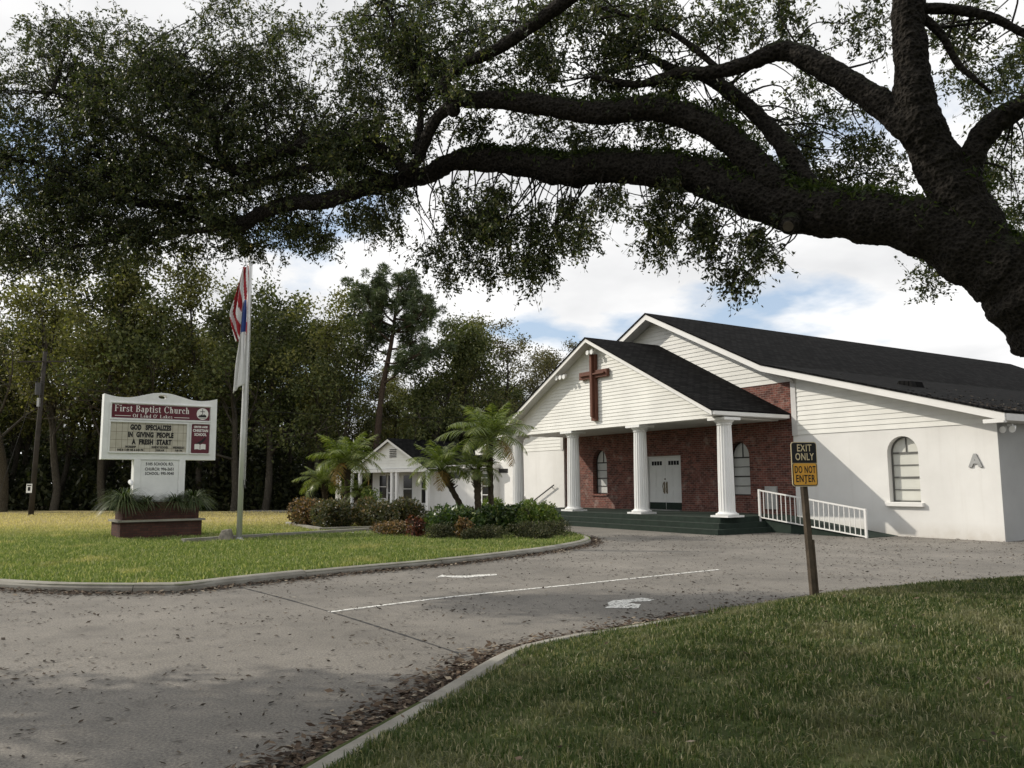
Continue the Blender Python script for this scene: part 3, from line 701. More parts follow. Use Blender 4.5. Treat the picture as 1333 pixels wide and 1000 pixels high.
# vent low on the right slope
p = at(1157, 491, 25.0)
vx = 8.55; vy = 3.1; mb = MB(); vz = roof_z(vx)
mb.add([(vx - .28, vy - .35, vz + .02), (vx + .28, vy - .35, roof_z(vx + .28) - .02), (vx + .28, vy + .35, roof_z(vx + .28) - .02), (vx - .28, vy + .35, vz + .02),
        (vx - .2, vy - .33, vz + .16), (vx + .22, vy - .33, vz + .11), (vx + .22, vy + .33, vz + .11), (vx - .2, vy + .33, vz + .16)],
       [(0, 1, 5, 4), (1, 2, 6, 5), (2, 3, 7, 6), (3, 0, 4, 7), (4, 5, 6, 7)]); mb.build('roof_vent', M['shingle'], CH)
# leaves caught on the shingles above the eave
n = 1500; xx = EX - np.abs(rng.exponential(.9, n)) - .05; yy = rng.uniform(-.5, 20, n); k = xx > .5; xx, yy = xx[k], yy[k]
zz_ = np.array([roof_z(x) for x in xx]) + .008; a = rng.uniform(0, 2 * pi, len(xx)); L = rng.uniform(.02, .06, len(xx))
C = np.column_stack([xx, yy, zz_]); A = np.column_stack([np.cos(a) * L, np.sin(a) * L, -np.cos(a) * L * .28]); B = np.column_stack([-np.sin(a) * L * .4, np.cos(a) * L * .4, np.sin(a) * L * .4 * .28 + .01])
tag(link('roof_leaf_litter', np_mesh('roof_leaf_litter', np.stack([C - A, C + B, C + A, C - B], 1).reshape(-1, 3), np.arange(4 * len(xx)).reshape(-1, 4)), M['litter_road'], CH), kind='stuff')

def window(xc, w, z0, zt, y, glass, frame_m, rise=None, rows=(0.33, .62), sill=None):
    """frame with mullions, pane and sill set back in the opening"""
    inner = arch(xc, w - .09, z0 + .045, zt - .045, rise=(rise - .045) if rise else None); outer = arch(xc, w - .004, z0 + .002, zt - .002, rise=rise)
    fr = wall_holes(outer, [inner], y, y + .06)
    zs = zt - (rise or w / 2)
    fr.box(xc - w / 2 + .045, xc + w / 2 - .045, y + .004, y + .05, zs - .03, zs + .02)
    for q in rows:
        zq = z0 + (zs - z0) * q; fr.box(xc - w / 2 + .045, xc + w / 2 - .045, y + .005, y + .05, zq - .012, zq + .012)
    zq = z0 + (zs - z0) * .5; fr.box(xc - w / 2 + .045, xc + w / 2 - .045, y + .002, y + .052, zq - .022, zq + .022)
    fr.box(xc - .014, xc + .014, y + .006, y + .048, zs + .02, zt - .045)
    o = fr.build('window', frame_m, CH)
    g = MB(); g.prism(arch(xc, w - .05, z0 + .02, zt - .02, rise=rise), lambda p, t: (p[0], t, p[1]), y + .035, y + .045); g.build('pane', glass, o)
    if sill:
        s = MB(); s.box(xc - w / 2 - .10, xc + w / 2 + .10, -.11, y - .002, z0 - .12, z0 - .005); s.build('sill', M['white'], o, bevel=.008)
    return o
for s in (-1, 1):
    w_ = window(s * 10.05, .95, .97, 2.86, .185, M['blind'], M['frame_grey'], None, (.25, .75), True)
    window(s * 3.86, .95, 1.10, 2.98, .30, M['blind_grey'], M['bronze'], .55, (.25, .75))
# double entrance door
for s in (-1, 1):
    xa, xb = (0.004, .93) if s > 0 else (-.93, -.004); xc = (xa + xb) / 2
    mb = MB(); mb.box(xa, xb, .25, .30, .53, 2.53)
    for (pa, pb, za_, zb_) in ((xa + .13, xc - .05, 1.38, 2.12), (xc + .05, xb - .13, 1.38, 2.12), (xa + .13, xc - .05, .88, 1.26), (xc + .05, xb - .13, .88, 1.26)):
        mb.box(pa, pb, .238, .25, za_, zb_); mb.box(pa + .05, pb - .05, .230, .238, za_ + .05, zb_ - .05)
    dr = mb.build('door', M['doorpaint'], CH, bevel=.004)
    g = MB()
    for k in range(4): g.box(xa + .17 + k * .15, xa + .17 + k * .15 + .125, .2455, .2495, 2.24, 2.40)
    g.build('door_light', M['door_glass'], dr)
    kp = MB(); kp.box(xa + .01, xb - .01, .243, .2495, .535, .80); kp.build('kick_plate', M['green_carpet'], dr)
    h = MB(); hx = s * .075
    h.tube([(hx, .245, 1.18), (hx, .19, 1.2), (hx - s * .0, .175, 1.33), (hx + s * .03, .175, 1.42), (hx, .19, 1.54), (hx, .245, 1.56)], .013, 8); h.box(hx - .03, hx + .03, .236, .2495, 1.14, 1.60)
    if s > 0: h.tube([(hx - .09, .25, 1.70), (hx - .09, .21, 1.70)], .025, 10)
    h.build('handle', M['old_brass'], dr)
mb = MB(); mb.box(-1.0, -.935, .2, .32, .50, 2.598); mb.box(.935, 1.0, .2, .32, .50, 2.598); mb.box(-.935, .935, .2, .32, 2.535, 2.598); mb.build('door_frame', M['doorpaint'], CH)
mb = MB(); mb.box(-.93, .93, .04, .24, .5005, .523); mb.build('threshold', M['galv'], CH)

# porch steps: three risers wrapping round, painted dark green
mb = MB()
for k, (z0, z1) in enumerate(((0, .167), (.167, .333), (.333, .5))):
    o_ = .27 * (2 - k); mb.box(-5.98 - o_, 5.98 + o_ * (.74), -3.20 - o_, BY - .005, z0 + (.001 if k else -.02), z1)
mb.build('porch_steps', M['green_carpet'], CH)
mb = MB()
for k, z1 in enumerate((.167, .333, .5)):
    o_ = .27 * (2 - k); mb.box(-5.98 - o_, 5.98 + o_ * .74, -3.20 - o_ - .006, -3.20 - o_ + .03, z1 - .016, z1 + .004)
mb.build('step_nosing', plain('step_edge', (.05, .062, .052), .8, .2, 6), CH)

# fluted columns
def column(xc, yc):
    n, fl = 96, 20; rings = []
    zb, zt = .64, 3.36
    for t_ in np.linspace(0, 1, 9):
        z = zb + (zt - zb) * t_; r = .262 - .034 * t_ ** 1.6; ring = []
        for i in range(n):
            a = 2 * pi * i / n; ph = (a * fl / (2 * pi)) % 1.0
            rr = r - .020 * max(0, sin(pi * ph)) ** .7 if .08 < ph < .92 else r
            ring.append((xc + rr * cos(a), yc + rr * sin(a), z))
        rings.append(ring)
    sh = MB().loft(rings).build('column', M['column'], CH)
    def rnd(prof):
        return [[(xc + r * cos(2 * pi * i / 48), yc + r * sin(2 * pi * i / 48), z) for i in range(48)] for r, z in prof]
    b = MB().loft(rnd([(.34, .56), (.355, .575), (.355, .60), (.335, .615), (.295, .625), (.285, .65), (.262, .665)]))
    b.box(xc - .36, xc + .36, yc - .36, yc + .36, .501, .558); b.build('plinth', M['column'], sh)
    c_ = MB().loft(rnd([(.232, 3.34), (.25, 3.355), (.25, 3.375), (.235, 3.385), (.245, 3.41), (.29, 3.45), (.325, 3.49)]))
    c_.box(xc - .36, xc + .36, yc - .36, yc + .36, 3.492, 3.575); c_.build('capital', M['column'], sh)
for xc in (-5.87, -1.95, 1.95, 5.87)[::-1]: column(xc, -2.76)

# porch gable
PE, PZ, PR = 6.17, 3.80, 6.96; PYF = -3.60
def pz(x): return PR - (PR - PZ) * abs(x) / PE
G_ = [(-5.72, 3.58), (5.72, 3.58), (5.72, 3.99), (0, pz(0) - .10), (-5.72, 3.99)]
G_ = [(-5.72, 3.58), (5.72, 3.58), (5.72, pz(5.72) - .08), (0, pz(0) - .08), (-5.72, pz(5.72) - .08)]
lap_siding(G_, -3.08, course=.128).build('porch_gable_siding', M['siding'], CH)
MB().prism(G_, lambda p, t: (p[0], t, p[1]), -3.06, -2.72).build('porch_beam', M['white'], CH)
for s in (-1, 1):
    a, b = sorted((s * 5.45, s * 5.72)); mb = MB(); mb.box(a, b, -2.715, .0, 3.582, 3.86); mb.build('porch_side_beam', M['white'], CH)
mb = MB(); mb.box(-5.45, 5.45, -2.715, BY - .005, 3.60, 3.64); mb.build('porch_ceiling', M['soffit'], CH)
PS = lambda a, b, e_: [(-e_, pz(e_) + a), (0, pz(0) + a), (e_, pz(e_) + a), (e_, pz(e_) + b), (0, pz(0) + b), (-e_, pz(e_) + b)]
MB().prism(PS(0, -.05, PE), lambda p, t: (p[0], t, p[1]), PYF - .03, BY - .03).build('porch_roof', M['shingle'], CH)
MB().prism(PS(-.054, -.19, PE - .02), lambda p, t: (p[0], t, p[1]), PYF, PYF + .04).build('porch_rake_board', M['white'], CH)
MB().prism(PS(-.054, -.10, PE - .05), lambda p, t: (p[0], t, p[1]), PYF + .044, BY - .035).build('porch_soffit', M['soffit'], CH)
for s in (-1, 1):
    a, b = sorted((s * (PE - .045), s * (PE + .05))); mb = MB(); mb.box(a, b, PYF + .044, -.05, PZ - .17, PZ - .055); mb.build('porch_gutter', M['white'], CH)
    a, b = sorted((s * 5.725, s * (PE - .05))); mb = MB(); mb.box(a, b, PYF + .044, -.05, PZ - .19, PZ - .172); mb.build('porch_eave_soffit', M['soffit'], CH)
# timber cross: a shallow box with raised rims
mb = MB(); cx_ = -.05; y0 = -3.30
mb.box(cx_ - .135, cx_ + .135, y0 + .06, -3.107, 3.86, 6.34); mb.box(cx_ - .82, cx_ - .137, y0 + .06, -3.107, 5.45, 5.73); mb.box(cx_ + .137, cx_ + .82, y0 + .06, -3.107, 5.45, 5.73)
mb.box(cx_ - .06, cx_ + .06, y0 - .045, y0 + .058, 4.0, 6.34); mb.box(cx_ - .72, cx_ - .062, y0 - .02, y0 + .058, 5.56, 5.62); mb.box(cx_ + .062, cx_ + .72, y0 - .02, y0 + .058, 5.56, 5.62)
mb.build('cross', M['cedar'], CH, bevel=.006)
# floodlights under the rakes
def flood(x, y, z, n_=2):
    o = MB(); o.box(x - .06, x + .06, y - .04, y + .04, z - .05, z + .02); o = o.build('floodlight', M['galv'], CH)
    for k in range(n_):
        a = (k - (n_ - 1) / 2) * .24; h = MB()
        h.loft([[(x + a + r * cos(q) * 1, y - .06 - t_, z - .08 + r * sin(q) - t_ * .5) for q in [2 * pi * i / 12 for i in range(12)]] for r, t_ in ((.03, -.05), (.05, .0), (.085, .09), (.088, .11))])
        h.build('lamp_head', M['panel_white'], o)
flood(0.03, -3.28, 6.53, 2); flood(-1.75, -3.34, 5.78, 3); flood(12.95, .25, 3.02, 2)
mb = MB(); mb.box(4.98, 5.50, .055, BY - .002, .66, 1.42); mb.box(5.0, 5.48, .045, .055, .68, 1.40); mb.build('electrical_cabinet', M['galv'], CH)
text('building_letter', 'A', .46, M['galv'], CH, (12.12, -.02, 1.95), bold=.022, extrude=.02)
# downspout and gutter elbow at the right of the brick front
mb = MB(); mb.tube(spline([(5.7, -.48, 5.16), (6.1, -.3, 5.0), (6.35, -.14, 4.90), (6.42, -.10, 4.80)], [.05] * 4, 5)[0], .05, 8)
mb.build('gutter_elbow', M['soffit'], CH)
mb = MB(); mb.bar((-6.9, -.14, 1.48), (-8.6, -.14, .72), .045); mb.bar((-8.55, -.14, .74), (-8.55, -.02, .68), .03); mb.bar((-7.1, -.14, 1.39), (-7.1, -.02, 1.33), .03); mb.build('wall_handrail', M['dark_metal'], CH)
mb = MB(); mb.box(-12.6, -11.0, -.03, -.002, 2.10, 2.30); mb.build('name_plate', M['black'], CH)
mb = MB(); mb.box(14.05, 15.2, 2.2, 4.0, 2.62, 2.74); mb.build('side_canopy', M['soffit'], CH) if False else None
mb = MB(); mb.box(WX + .002, WX + .9, 1.6, 3.4, 2.52, 2.70); mb.build('side_door_canopy', M['shaded_stucco'], CH)

# ramp: dark green side and surface, and its railing
mb = MB(); r0, r1 = 6.02, 9.75
mb.add([(r0, -1.35, 0), (r1, -1.35, 0), (r0, -1.35, .497), (r0, -.002, 0), (r1, -.002, 0), (r0, -.002, .497), (r1, -1.35, .012), (r1, -.002, .012)], [(0, 1, 6, 2), (2, 6, 7, 5), (3, 5, 7, 4), (0, 2, 5, 3), (1, 4, 7, 6), (0, 3, 4, 1)])
mb.build('ramp', M['green_carpet'], CH)
ch_m = Matrix.Translation(CH.location) @ Matrix.Rotation(radians(-57), 4, 'Z')
def chp(x, y, z): return ch_m @ Vector((x, y, z))
RL = empty('ramp_railing', chp(5.98, -1.40, 0), radians(-57), 'white metal railing of thin balusters sloping down the entrance ramp', 'railing')
Ln = 3.72; zt = lambda q: 1.31 - (1.31 - .78) * q; zl = lambda q: .46 - (.46 - .03) * q
MB().bar((0, 0, zt(0)), (Ln, 0, zt(1)), .042, .042).build('top_rail', M['rail'], RL)
MB().bar((0.02, 0, zl(0)), (Ln, 0, zl(1)), .035, .035).build('bottom_rail', M['rail'], RL)
for q, zb_ in ((0, .18), (1, 0.0)):
    mb = MB(); mb.box(Ln * q - .03, Ln * q + .03, -.03, .03, zb_, zt(q) + .03); mb.build('post', M['rail'], RL)
for k in range(1, 22):
    q = k / 22; mb = MB(); mb.box(Ln * q - .010, Ln * q + .010, -.010, .010, zl(q) + .018, zt(q) - .026); mb.build('baluster', M['rail'], RL)

# ------------------------------------------------------------------ the small white annex beyond the palms
A0 = at(504, 640, 46.0); AX = empty('annex', (A0.x, A0.y, 0), radians(-57 + 22), 'small white gabled outbuilding with posts, dark roof and tall dark windows', 'building')
# local frame: x along its front, y into the building
hw = 2.75
mb = MB(); mb.box(-hw + .35, hw - .2, 1.3, 7.5, 0, 2.45); mb.build('wall', M['stucco'], AX)
gp_ = [(-hw, 2.42), (hw, 2.42), (0, 4.0)]
lap_siding(gp_, .25, course=.15, lip=.02).build('gable_siding', M['siding'], AX)
MB().prism(gp_, lambda p, t: (p[0], t, p[1]), .27, .45).build('gable_wall', M['siding'], AX)
ns = lambda a, b, e_: [(-e_, 4.12 - .58 * e_ + a), (0, 4.12 + a), (e_, 4.12 - .58 * e_ + a), (e_, 4.12 - .58 * e_ + b), (0, 4.12 + b), (-e_, 4.12 - .58 * e_ + b)]
MB().prism(ns(0, -.06, 3.15), lambda p, t: (p[0], t, p[1]), -.05, 9).build('roof', M['shingle'], AX)
MB().prism(ns(-.05, -.2, 3.12), lambda p, t: (p[0], t, p[1]), -.03, .02).build('rake_board', M['white'], AX)
mb = MB(); mb.box(-hw - .25, hw + .25, -.02, .24, 2.22, 2.40); mb.box(hw + .0, hw + .25, .25, 7, 2.22, 2.40); mb.box(-hw - .25, -hw, .25, 7, 2.22, 2.40); mb.build('porch_beam', M['white'], AX)
mb = MB(); mb.box(-hw, hw, .25, 1.3, 2.36, 2.40); mb.build('porch_ceiling', M['soffit'], AX)
for x, y in ((-hw - .1, .1), (-hw + .55, .1), (hw * .1, .1), (hw * .1 + .35, .1), (hw + .1, .1)):
    mb = MB(); mb.box(x - .08, x + .08, y - .08, y + .08, 0, 2.22); mb.build('post', M['white'], AX)
for x, w_, z0 in ((-1.55, .5, .75), (-.75, .75, .05), (.35, .6, .5), (1.6, .4, .5)):
    mb = MB(); mb.box(x - w_ / 2, x + w_ / 2, 1.26, 1.298, z0, 2.1); o = mb.build('window', M['glass_dark'], AX)
    f_ = MB()
    for z in (z0, (z0 + 2.1) / 2, 2.08): f_.box(x - w_ / 2 - .03, x + w_ / 2 + .03, 1.235, 1.258, z - .025, z + .025)
    f_.build('sash', M['white'], o)
mb = MB()
for k in range(5): mb.box(-.05, .45, .20, .232, 3.05 + k * .1, 3.1 + k * .1)
mb.build('gable_vent', M['dark_metal'], AX)
# low link between annex and church
A1_ = at(566, 640, 45.5); A2_ = at(643, 640, 42.0); d = (A2_ - A1_); lk = empty('link_building', (A1_.x, A1_.y, 0), atan2(d.y, d.x), 'low flat roofed white block between the annex and the church', 'building')
Lk = hypot(d.x, d.y)
mb = MB(); mb.box(0, Lk, 0, 5, 0, 2.35); mb.build('wall', M['stucco'], lk)
mb = MB(); mb.box(-.6, Lk + .1, -.35, 5.2, 2.352, 2.55); mb.build('roof_slab', M['white'], lk)
mb = MB(); mb.box(.05, .85, -.05, -.002, 1.72, 2.2); mb.build('wall_sign', M['panel_white'], lk)
mb = MB(); mb.box(1.0, 2.1, -.03, -.002, 1.85, 2.18); mb.build('transom_window', M['glass_dark'], lk)
mb = MB(); mb.box(Lk - .85, Lk - .12, -.03, -.002, .1, 2.1); o = mb.build('glass_door', M['glass_dark'], lk)
mb = MB()
for z in (.12, .6, 1.0, 1.45, 1.85, 2.08): mb.box(Lk - .87, Lk - .10, -.055, -.032, z - .02, z + .02)
mb.box(Lk - .89, Lk - .84, -.055, -.032, .1, 2.1); mb.box(Lk - .13, Lk - .08, -.055, -.032, .1, 2.1); mb.build('door_frame', M['white'], o)
for k, x in enumerate((438.5, 442.5)):
    p = at(x, 640, 37.0 + k * .3); mb = MB(); mb.tube([(0, 0, 0), (0, 0, 1.05), (0, 0, 2.0)], .05, 10)
    o = mb.build('white_post', M['white']); o.location = (p.x, p.y, 0); tag(o, 'slim white post beneath the left palms', 'post', 'pair of slim white posts')

# ------------------------------------------------------------------ roadside sign on its brick planter
SX, SY, SA = -10.42, 24.80, radians(36)
PL = empty('brick_planter', (SX - .12, SY + .02, .1), SA, 'two tier brown brick planter at the foot of the white sign', 'planter')
mb = MB(); mb.box(-1.12, 1.12, -.62, .62, -.1, .46); mb.build('lower_tier', M['planter_brick'], PL)
mb = MB(); mb.box(-1.20, 1.20, -.70, -.50, .462, .515); mb.box(-1.20, -1.0, -.498, .70, .462, .515); mb.box(1.0, 1.20, -.498, .70, .462, .515); mb.build('ledge', M['concrete'], PL)
mb = MB(); mb.box(-1.05, 1.05, -.52, -.42, .517, 1.02); mb.box(-1.05, 1.05, .42, .52, .517, 1.02); mb.box(-1.05, -.95, -.418, .418, .517, 1.02); mb.box(.95, 1.05, -.418, .418, .517, 1.02); mb.build('upper_tier', M['planter_brick'], PL)
mb = MB(); mb.box(-.95, .95, -.42, .42, .9, .96); mb.build('soil', M['ground'], PL)
SG = empty('roadside_sign', (SX - .13, SY, .1), SA, 'white scroll topped message sign with maroon panels above brick planter', 'sign')
SW, S0, S1 = 1.60, 2.25, 4.0
top = [(-SW, S0), (SW, S0), (SW, S1 + .14)]
prof = [(1.0, .14), (.94, .115), (.86, .085), (.76, .062), (.66, .055), (.56, .065), (.46, .095), (.36, .14), (.26, .185), (.17, .22), (.08, .238), (.0, .242)]
for q, h in prof[1:]: top.append((SW * q, S1 + h))
for q, h in prof[-2::-1]: top.append((-SW * q, S1 + h))
slot = [(.09 * cos(a) + (.035 if cos(a) > 0 else -.035), S1 + .125 + .058 * sin(a)) for a in [2 * pi * (i + .5) / 16 for i in range(16)]]
cab = wall_holes(top, [slot], -.16, .16).build('cabinet', M['panel_white'], SG, bevel=.012)
mb = MB(); mb.box(-.68, .68, -.13, .13, .85, S0 - .003)
mb.box(-.72, -.54, -.17, .17, 1.02, S0 - .003); mb.box(.54, .72, -.17, .17, 1.02, S0 - .003); mb.build('pedestal', M['panel_white'], SG, bevel=.008)
mb = MB()
for s in (-1, 1):
    mb.prism([(s * .72, 1.02), (s * .54, 1.02), (s * .50, .85), (s * .80, .85)], lambda p, t: (p[0], t, p[1]), -.2, .2)
mb.build('pedestal_foot', M['panel_white'], SG)
# retaining trims round the three faces
def frame(x0, x1, z0, z1, w, ya, yb, name, m, parent):
    mb = MB(); mb.box(x0 - w, x1 + w, ya, yb, z1, z1 + w); mb.box(x0 - w, x1 + w, ya, yb, z0 - w, z0); mb.box(x0 - w, x0, ya, yb, z0, z1); mb.box(x1, x1 + w, ya, yb, z0, z1)
    return mb.build(name, m, parent, bevel=.004)
YF_ = -.162
def panel(name, x0, x1, z0, z1, m, y=YF_, rad=.02):
    c_ = []
    for (xc, zc, a0) in ((x1 - rad, z0 + rad, -90), (x1 - rad, z1 - rad, 0), (x0 + rad, z1 - rad, 90), (x0 + rad, z0 + rad, 180)):
        c_ += [(xc + rad * cos(radians(a0 + k * 30)), zc + rad * sin(radians(a0 + k * 30))) for k in range(4)]
    return MB().prism(c_, lambda p, t: (p[0], t, p[1]), y - .012, y).build(name, m, SG)
HX0, HX1, HZ0, HZ1 = -1.38, 1.38, 3.46, 3.86
hp = panel('header_panel', HX0, HX1, HZ0, HZ1, M['maroon']); frame(HX0 - .02, HX1 + .02, HZ0 - .02, HZ1 + .02, .035, -.20, -.1605, 'trim', M['panel_white'], SG)
YT = YF_ - .0135

# a bold roman face drawn from slabs, stems and bowls (cap height 1)
def glyphs(s, size, m, name, parent, x0, z0, y, sx=1.0, thin=.055, stem=.15, gap=.07):
    mb = MB(); cur = [0.0]
    def rect(a, b, c_, d): mb.add([(x0 + (cur[0] + a) * size * sx, y, z0 + c_ * size), (x0 + (cur[0] + b) * size * sx, y, z0 + c_ * size), (x0 + (cur[0] + b) * size * sx, y, z0 + d * size), (x0 + (cur[0] + a) * size * sx, y, z0 + d * size)], [(0, 1, 2, 3)])
    def quad(*p): mb.add([(x0 + (cur[0] + a) * size * sx, y, z0 + b * size) for a, b in p], [tuple(range(len(p)))])
    def bowl(xc, zc, rx, rz, a0, a1, tk=stem, tn=thin, k=18):
        A_ = [radians(a0 + (a1 - a0) * i / k) for i in range(k + 1)]
        o = [(xc + rx * cos(a), zc + rz * sin(a)) for a in A_]; i_ = [(xc + (rx - tk) * cos(a), zc + (rz - tn) * sin(a)) for a in A_]
        for q in range(k): quad(o[q], o[q + 1], i_[q + 1], i_[q])
    def st(x, h, serif_top='both', base=True):
        rect(x, x + stem, 0, h)
        if base: rect(x - .07, x + stem + .07, 0, thin)
        if serif_top == 'both': rect(x - .07, x + stem + .07, h - thin, h)
        elif serif_top == 'left': quad((x - .07, h - .09), (x, h - .11), (x, h), (x - .02, h - .01)) 
    X = .66
    for ch in s:
        w = .4
        if ch == 'F': st(.07, 1); rect(.22, .62, 1 - thin, 1); quad((.62, 1), (.56, 1), (.60, .76), (.64, .76)); rect(.22, .46, .5, .5 + thin); rect(.44, .48, .41, .64); w = .66
        elif ch == 'B': st(.07, 1); bowl(.30, .755, .29, .245, -90, 90); bowl(.30, .265, .34, .265, -90, 90); rect(.2, .31, 1 - thin, 1); rect(.2, .31, .49, .54); rect(.2, .31, 0, thin); w = .70
        elif ch == 'C': bowl(.42, .5, .40, .52, 42, 318); rect(.70, .745, .62, 1.0); quad((.74, .25), (.69, .27), (.66, .1), (.72, .16)); w = .80
        elif ch == 'O': bowl(.42, .5, .40, .52, 0, 360, k=30); w = .84
        elif ch == 'L': st(.07, 1); rect(.22, .62, 0, thin); quad((.62, 0), (.57, 0), (.60, .28), (.645, .28)); w = .68
        elif ch == 'i': st(.07, X, 'left'); bowl(.145, .87, .095, .095, 0, 360, .09, .09, 12); w = .30
        elif ch == 'r': st(.07, X, 'left'); bowl(.36, .44, .17, .22, 60, 160, .09); bowl(.42, .57, .08, .08, 0, 360, .075, .075, 10); w = .50
        elif ch == 's':
            bowl(.23, .49, .19, .18, 40, 270, .11, .06); bowl(.23, .17, .20, .19, -140, 90, .11, .06); rect(.36, .40, .46, .66); rect(.03, .07, 0, .2); w = .46
        elif ch == 't': rect(.10, .10 + stem, .06, .84); rect(.0, .36, X - .05, X); bowl(.28, .13, .18, .14, 180, 320, .14, .05); w = .40
        elif ch == 'a': rect(.28, .28 + stem - .02, .04, .48); bowl(.24, .47, .18, .20, 0, 165, .12, .06); bowl(.08, .47, .075, .075, 0, 360, .07, .07, 8) if False else None; bowl(.22, .19, .20, .20, 60, 310, .12, .055); rect(.38, .48, 0, .06); w = .50
        elif ch == 'p': rect(.07, .07 + stem, -.30, X); rect(0, .29, -.30, -.30 + thin); bowl(.28, .33, .25, .34, -120, 120, .13, .06); w = .58
        elif ch == 'h': st(.07, 1, 'left'); bowl(.32, .44, .17, .23, 0, 150, .13, .06); rect(.35, .35 + .14, 0, .44); rect(.29, .56, 0, thin); w = .60
        elif ch == 'u': rect(.07, .07 + stem, .2, X); rect(0, .07, X - thin, X); bowl(.26, .22, .19, .23, 180, 330, .13, .06); rect(.37, .37 + stem - .01, 0, X); rect(.3, .37, X - thin, X); rect(.51, .57, 0, thin); w = .60
        elif ch == 'c': bowl(.26, .33, .25, .34, 50, 315, .14, .06); bowl(.40, .52, .08, .08, 0, 360, .075, .075, 10); w = .50
        elif ch == 'f': st(.07, .66, None); bowl(.30, .76, .23, .25, 50, 180, .14, .06); rect(0, .36, X - .05, X); rect(.07, .22, .6, .78); w = .38
        elif ch == 'n': st(.07, X, 'left'); bowl(.32, .43, .17, .23, 0, 150, .13, .06); rect(.35, .49, 0, .44); rect(.29, .56, 0, thin); w = .60
        elif ch == 'd': bowl(.25, .33, .25, .34, 60, 300, .13, .06); rect(.36, .36 + stem - .01, 0, 1); rect(.28, .36, 1 - thin, 1); rect(.5, .56, 0, thin); w = .58
        elif ch == 'k': st(.07, 1, 'left'); quad((.2, .3), (.42, X), (.5, X), (.26, .28)); quad((.26, .42), (.36, .42), (.56, 0), (.42, 0)); w = .60
        elif ch == 'e': bowl(.26, .33, .25, .34, 5, 320, .14, .06); rect(.06, .50, .33, .38); w = .52
        elif ch == "'": quad((.06, .98), (.16, .98), (.10, .68), (.06, .68)); w = .2
        elif ch == ' ': w = .34
        cur[0] += w + gap
    for i in range(len(mb.v)): pass
    o = mb.build(name, m, parent); return o, cur[0] * size * sx
def width(s, size, sx):
    o, w = glyphs(s, size, None, 'measure', None, 0, 0, 0, sx) if False else (None, 0); return w
g1, w1 = glyphs('First Baptist Church', .195, M['glyph_white'], 'lettering', hp, -1.31, 3.642, YT, 1.0)
k = 2.10 / w1
for v_ in g1.data.vertices: v_.co.x = -1.31 + (v_.co.x + 1.31) * k
g2, w2 = glyphs("Of Land O' Lakes", .100, M['glyph_white'], 'lettering', hp, -.82, 3.483, YT, 1.0, .085, .17, .10)
k = 1.12 / w2
for v_ in g2.data.vertices: v_.co.x = -.82 + (v_.co.x + .82) * k
mb = MB()
for a, b in ((-1.30, -.87), (.34, .78)): mb.add([(a, YT, 3.512), (b, YT, 3.512), (b, YT, 3.527), (a, YT, 3.527)], [(0, 1, 2, 3)])
mb.build('rule', M['glyph_white'], hp)
ec = (1.165, 3.66)
mb = MB(); mb.add([(ec[0] + .175 * cos(2 * pi * i / 32), YT, ec[1] + .178 * sin(2 * pi * i / 32)) for i in range(32)], [tuple(range(32))]); mb.build('emblem', M['glyph_white'], hp)
mb = MB(); y = YT - .002
def r2(a, b, c_, d): mb.add([(ec[0] + a, y, ec[1] + c_), (ec[0] + b, y, ec[1] + c_), (ec[0] + b, y, ec[1] + d), (ec[0] + a, y, ec[1] + d)], [(0, 1, 2, 3)])
r2(-.009, .009, -.05, .15); r2(-.07, .07, .062, .08)
mb.add([(ec[0] + a, y, ec[1] + b) for a, b in ((-.13, -.10), (-.12, -.06), (-.10, -.07), (-.085, -.02), (-.06, -.05), (-.04, -.0), (-.01, -.05), (.03, -.03), (.05, .01), (.065, -.04), (.09, -.02), (.11, -.06), (.125, -.10))], [tuple(range(13))])
r2(-.10, .10, -.135, -.118); mb.build('emblem_drawing', M['ink'], hp)
# changeable letter board
BX0, BX1, BZ0, BZ1 = -1.40, .72, 2.47, 3.33
bp = panel('letter_board', BX0, BX1, BZ0, BZ1, M['board'], rad=.01); frame(BX0, BX1, BZ0, BZ1, .035, -.205, -.1605, 'trim', M['panel_white'], SG)
for s_, x_, z_, sz, sx_ in (('GOD', -.72, 3.125, .20, .62), ('SPECIALIZES', -.09, 3.125, .20, .60), ('IN', -.86, 2.91, .20, .62), ('GIVING', -.46, 2.91, .20, .66), ('PEOPLE', .10, 2.91, .20, .66), ('A', -.76, 2.70, .20, .66), ('FRESH', -.42, 2.70, .20, .66), ('START', .08, 2.70, .20, .66),
                            ('WORSHIP', -.84, 2.59, .085, .72), ('8:45 & 11:00 AM & 6:00 PM', -.84, 2.50, .085, .66), ('SUNDAY SCHOOL', -.03, 2.59, .085, .62), ('10:00 AM', -.03, 2.50, .085, .66), ('WEDNESDAY', .50, 2.59, .085, .60), ('7:00 PM', .50, 2.50, .085, .66)):
    text('lettering', s_, sz, M['ink'], bp, (x_, YT, z_), bold=.013 if sz > .1 else .004, sx=sx_, extrude=.002, space=1.1)
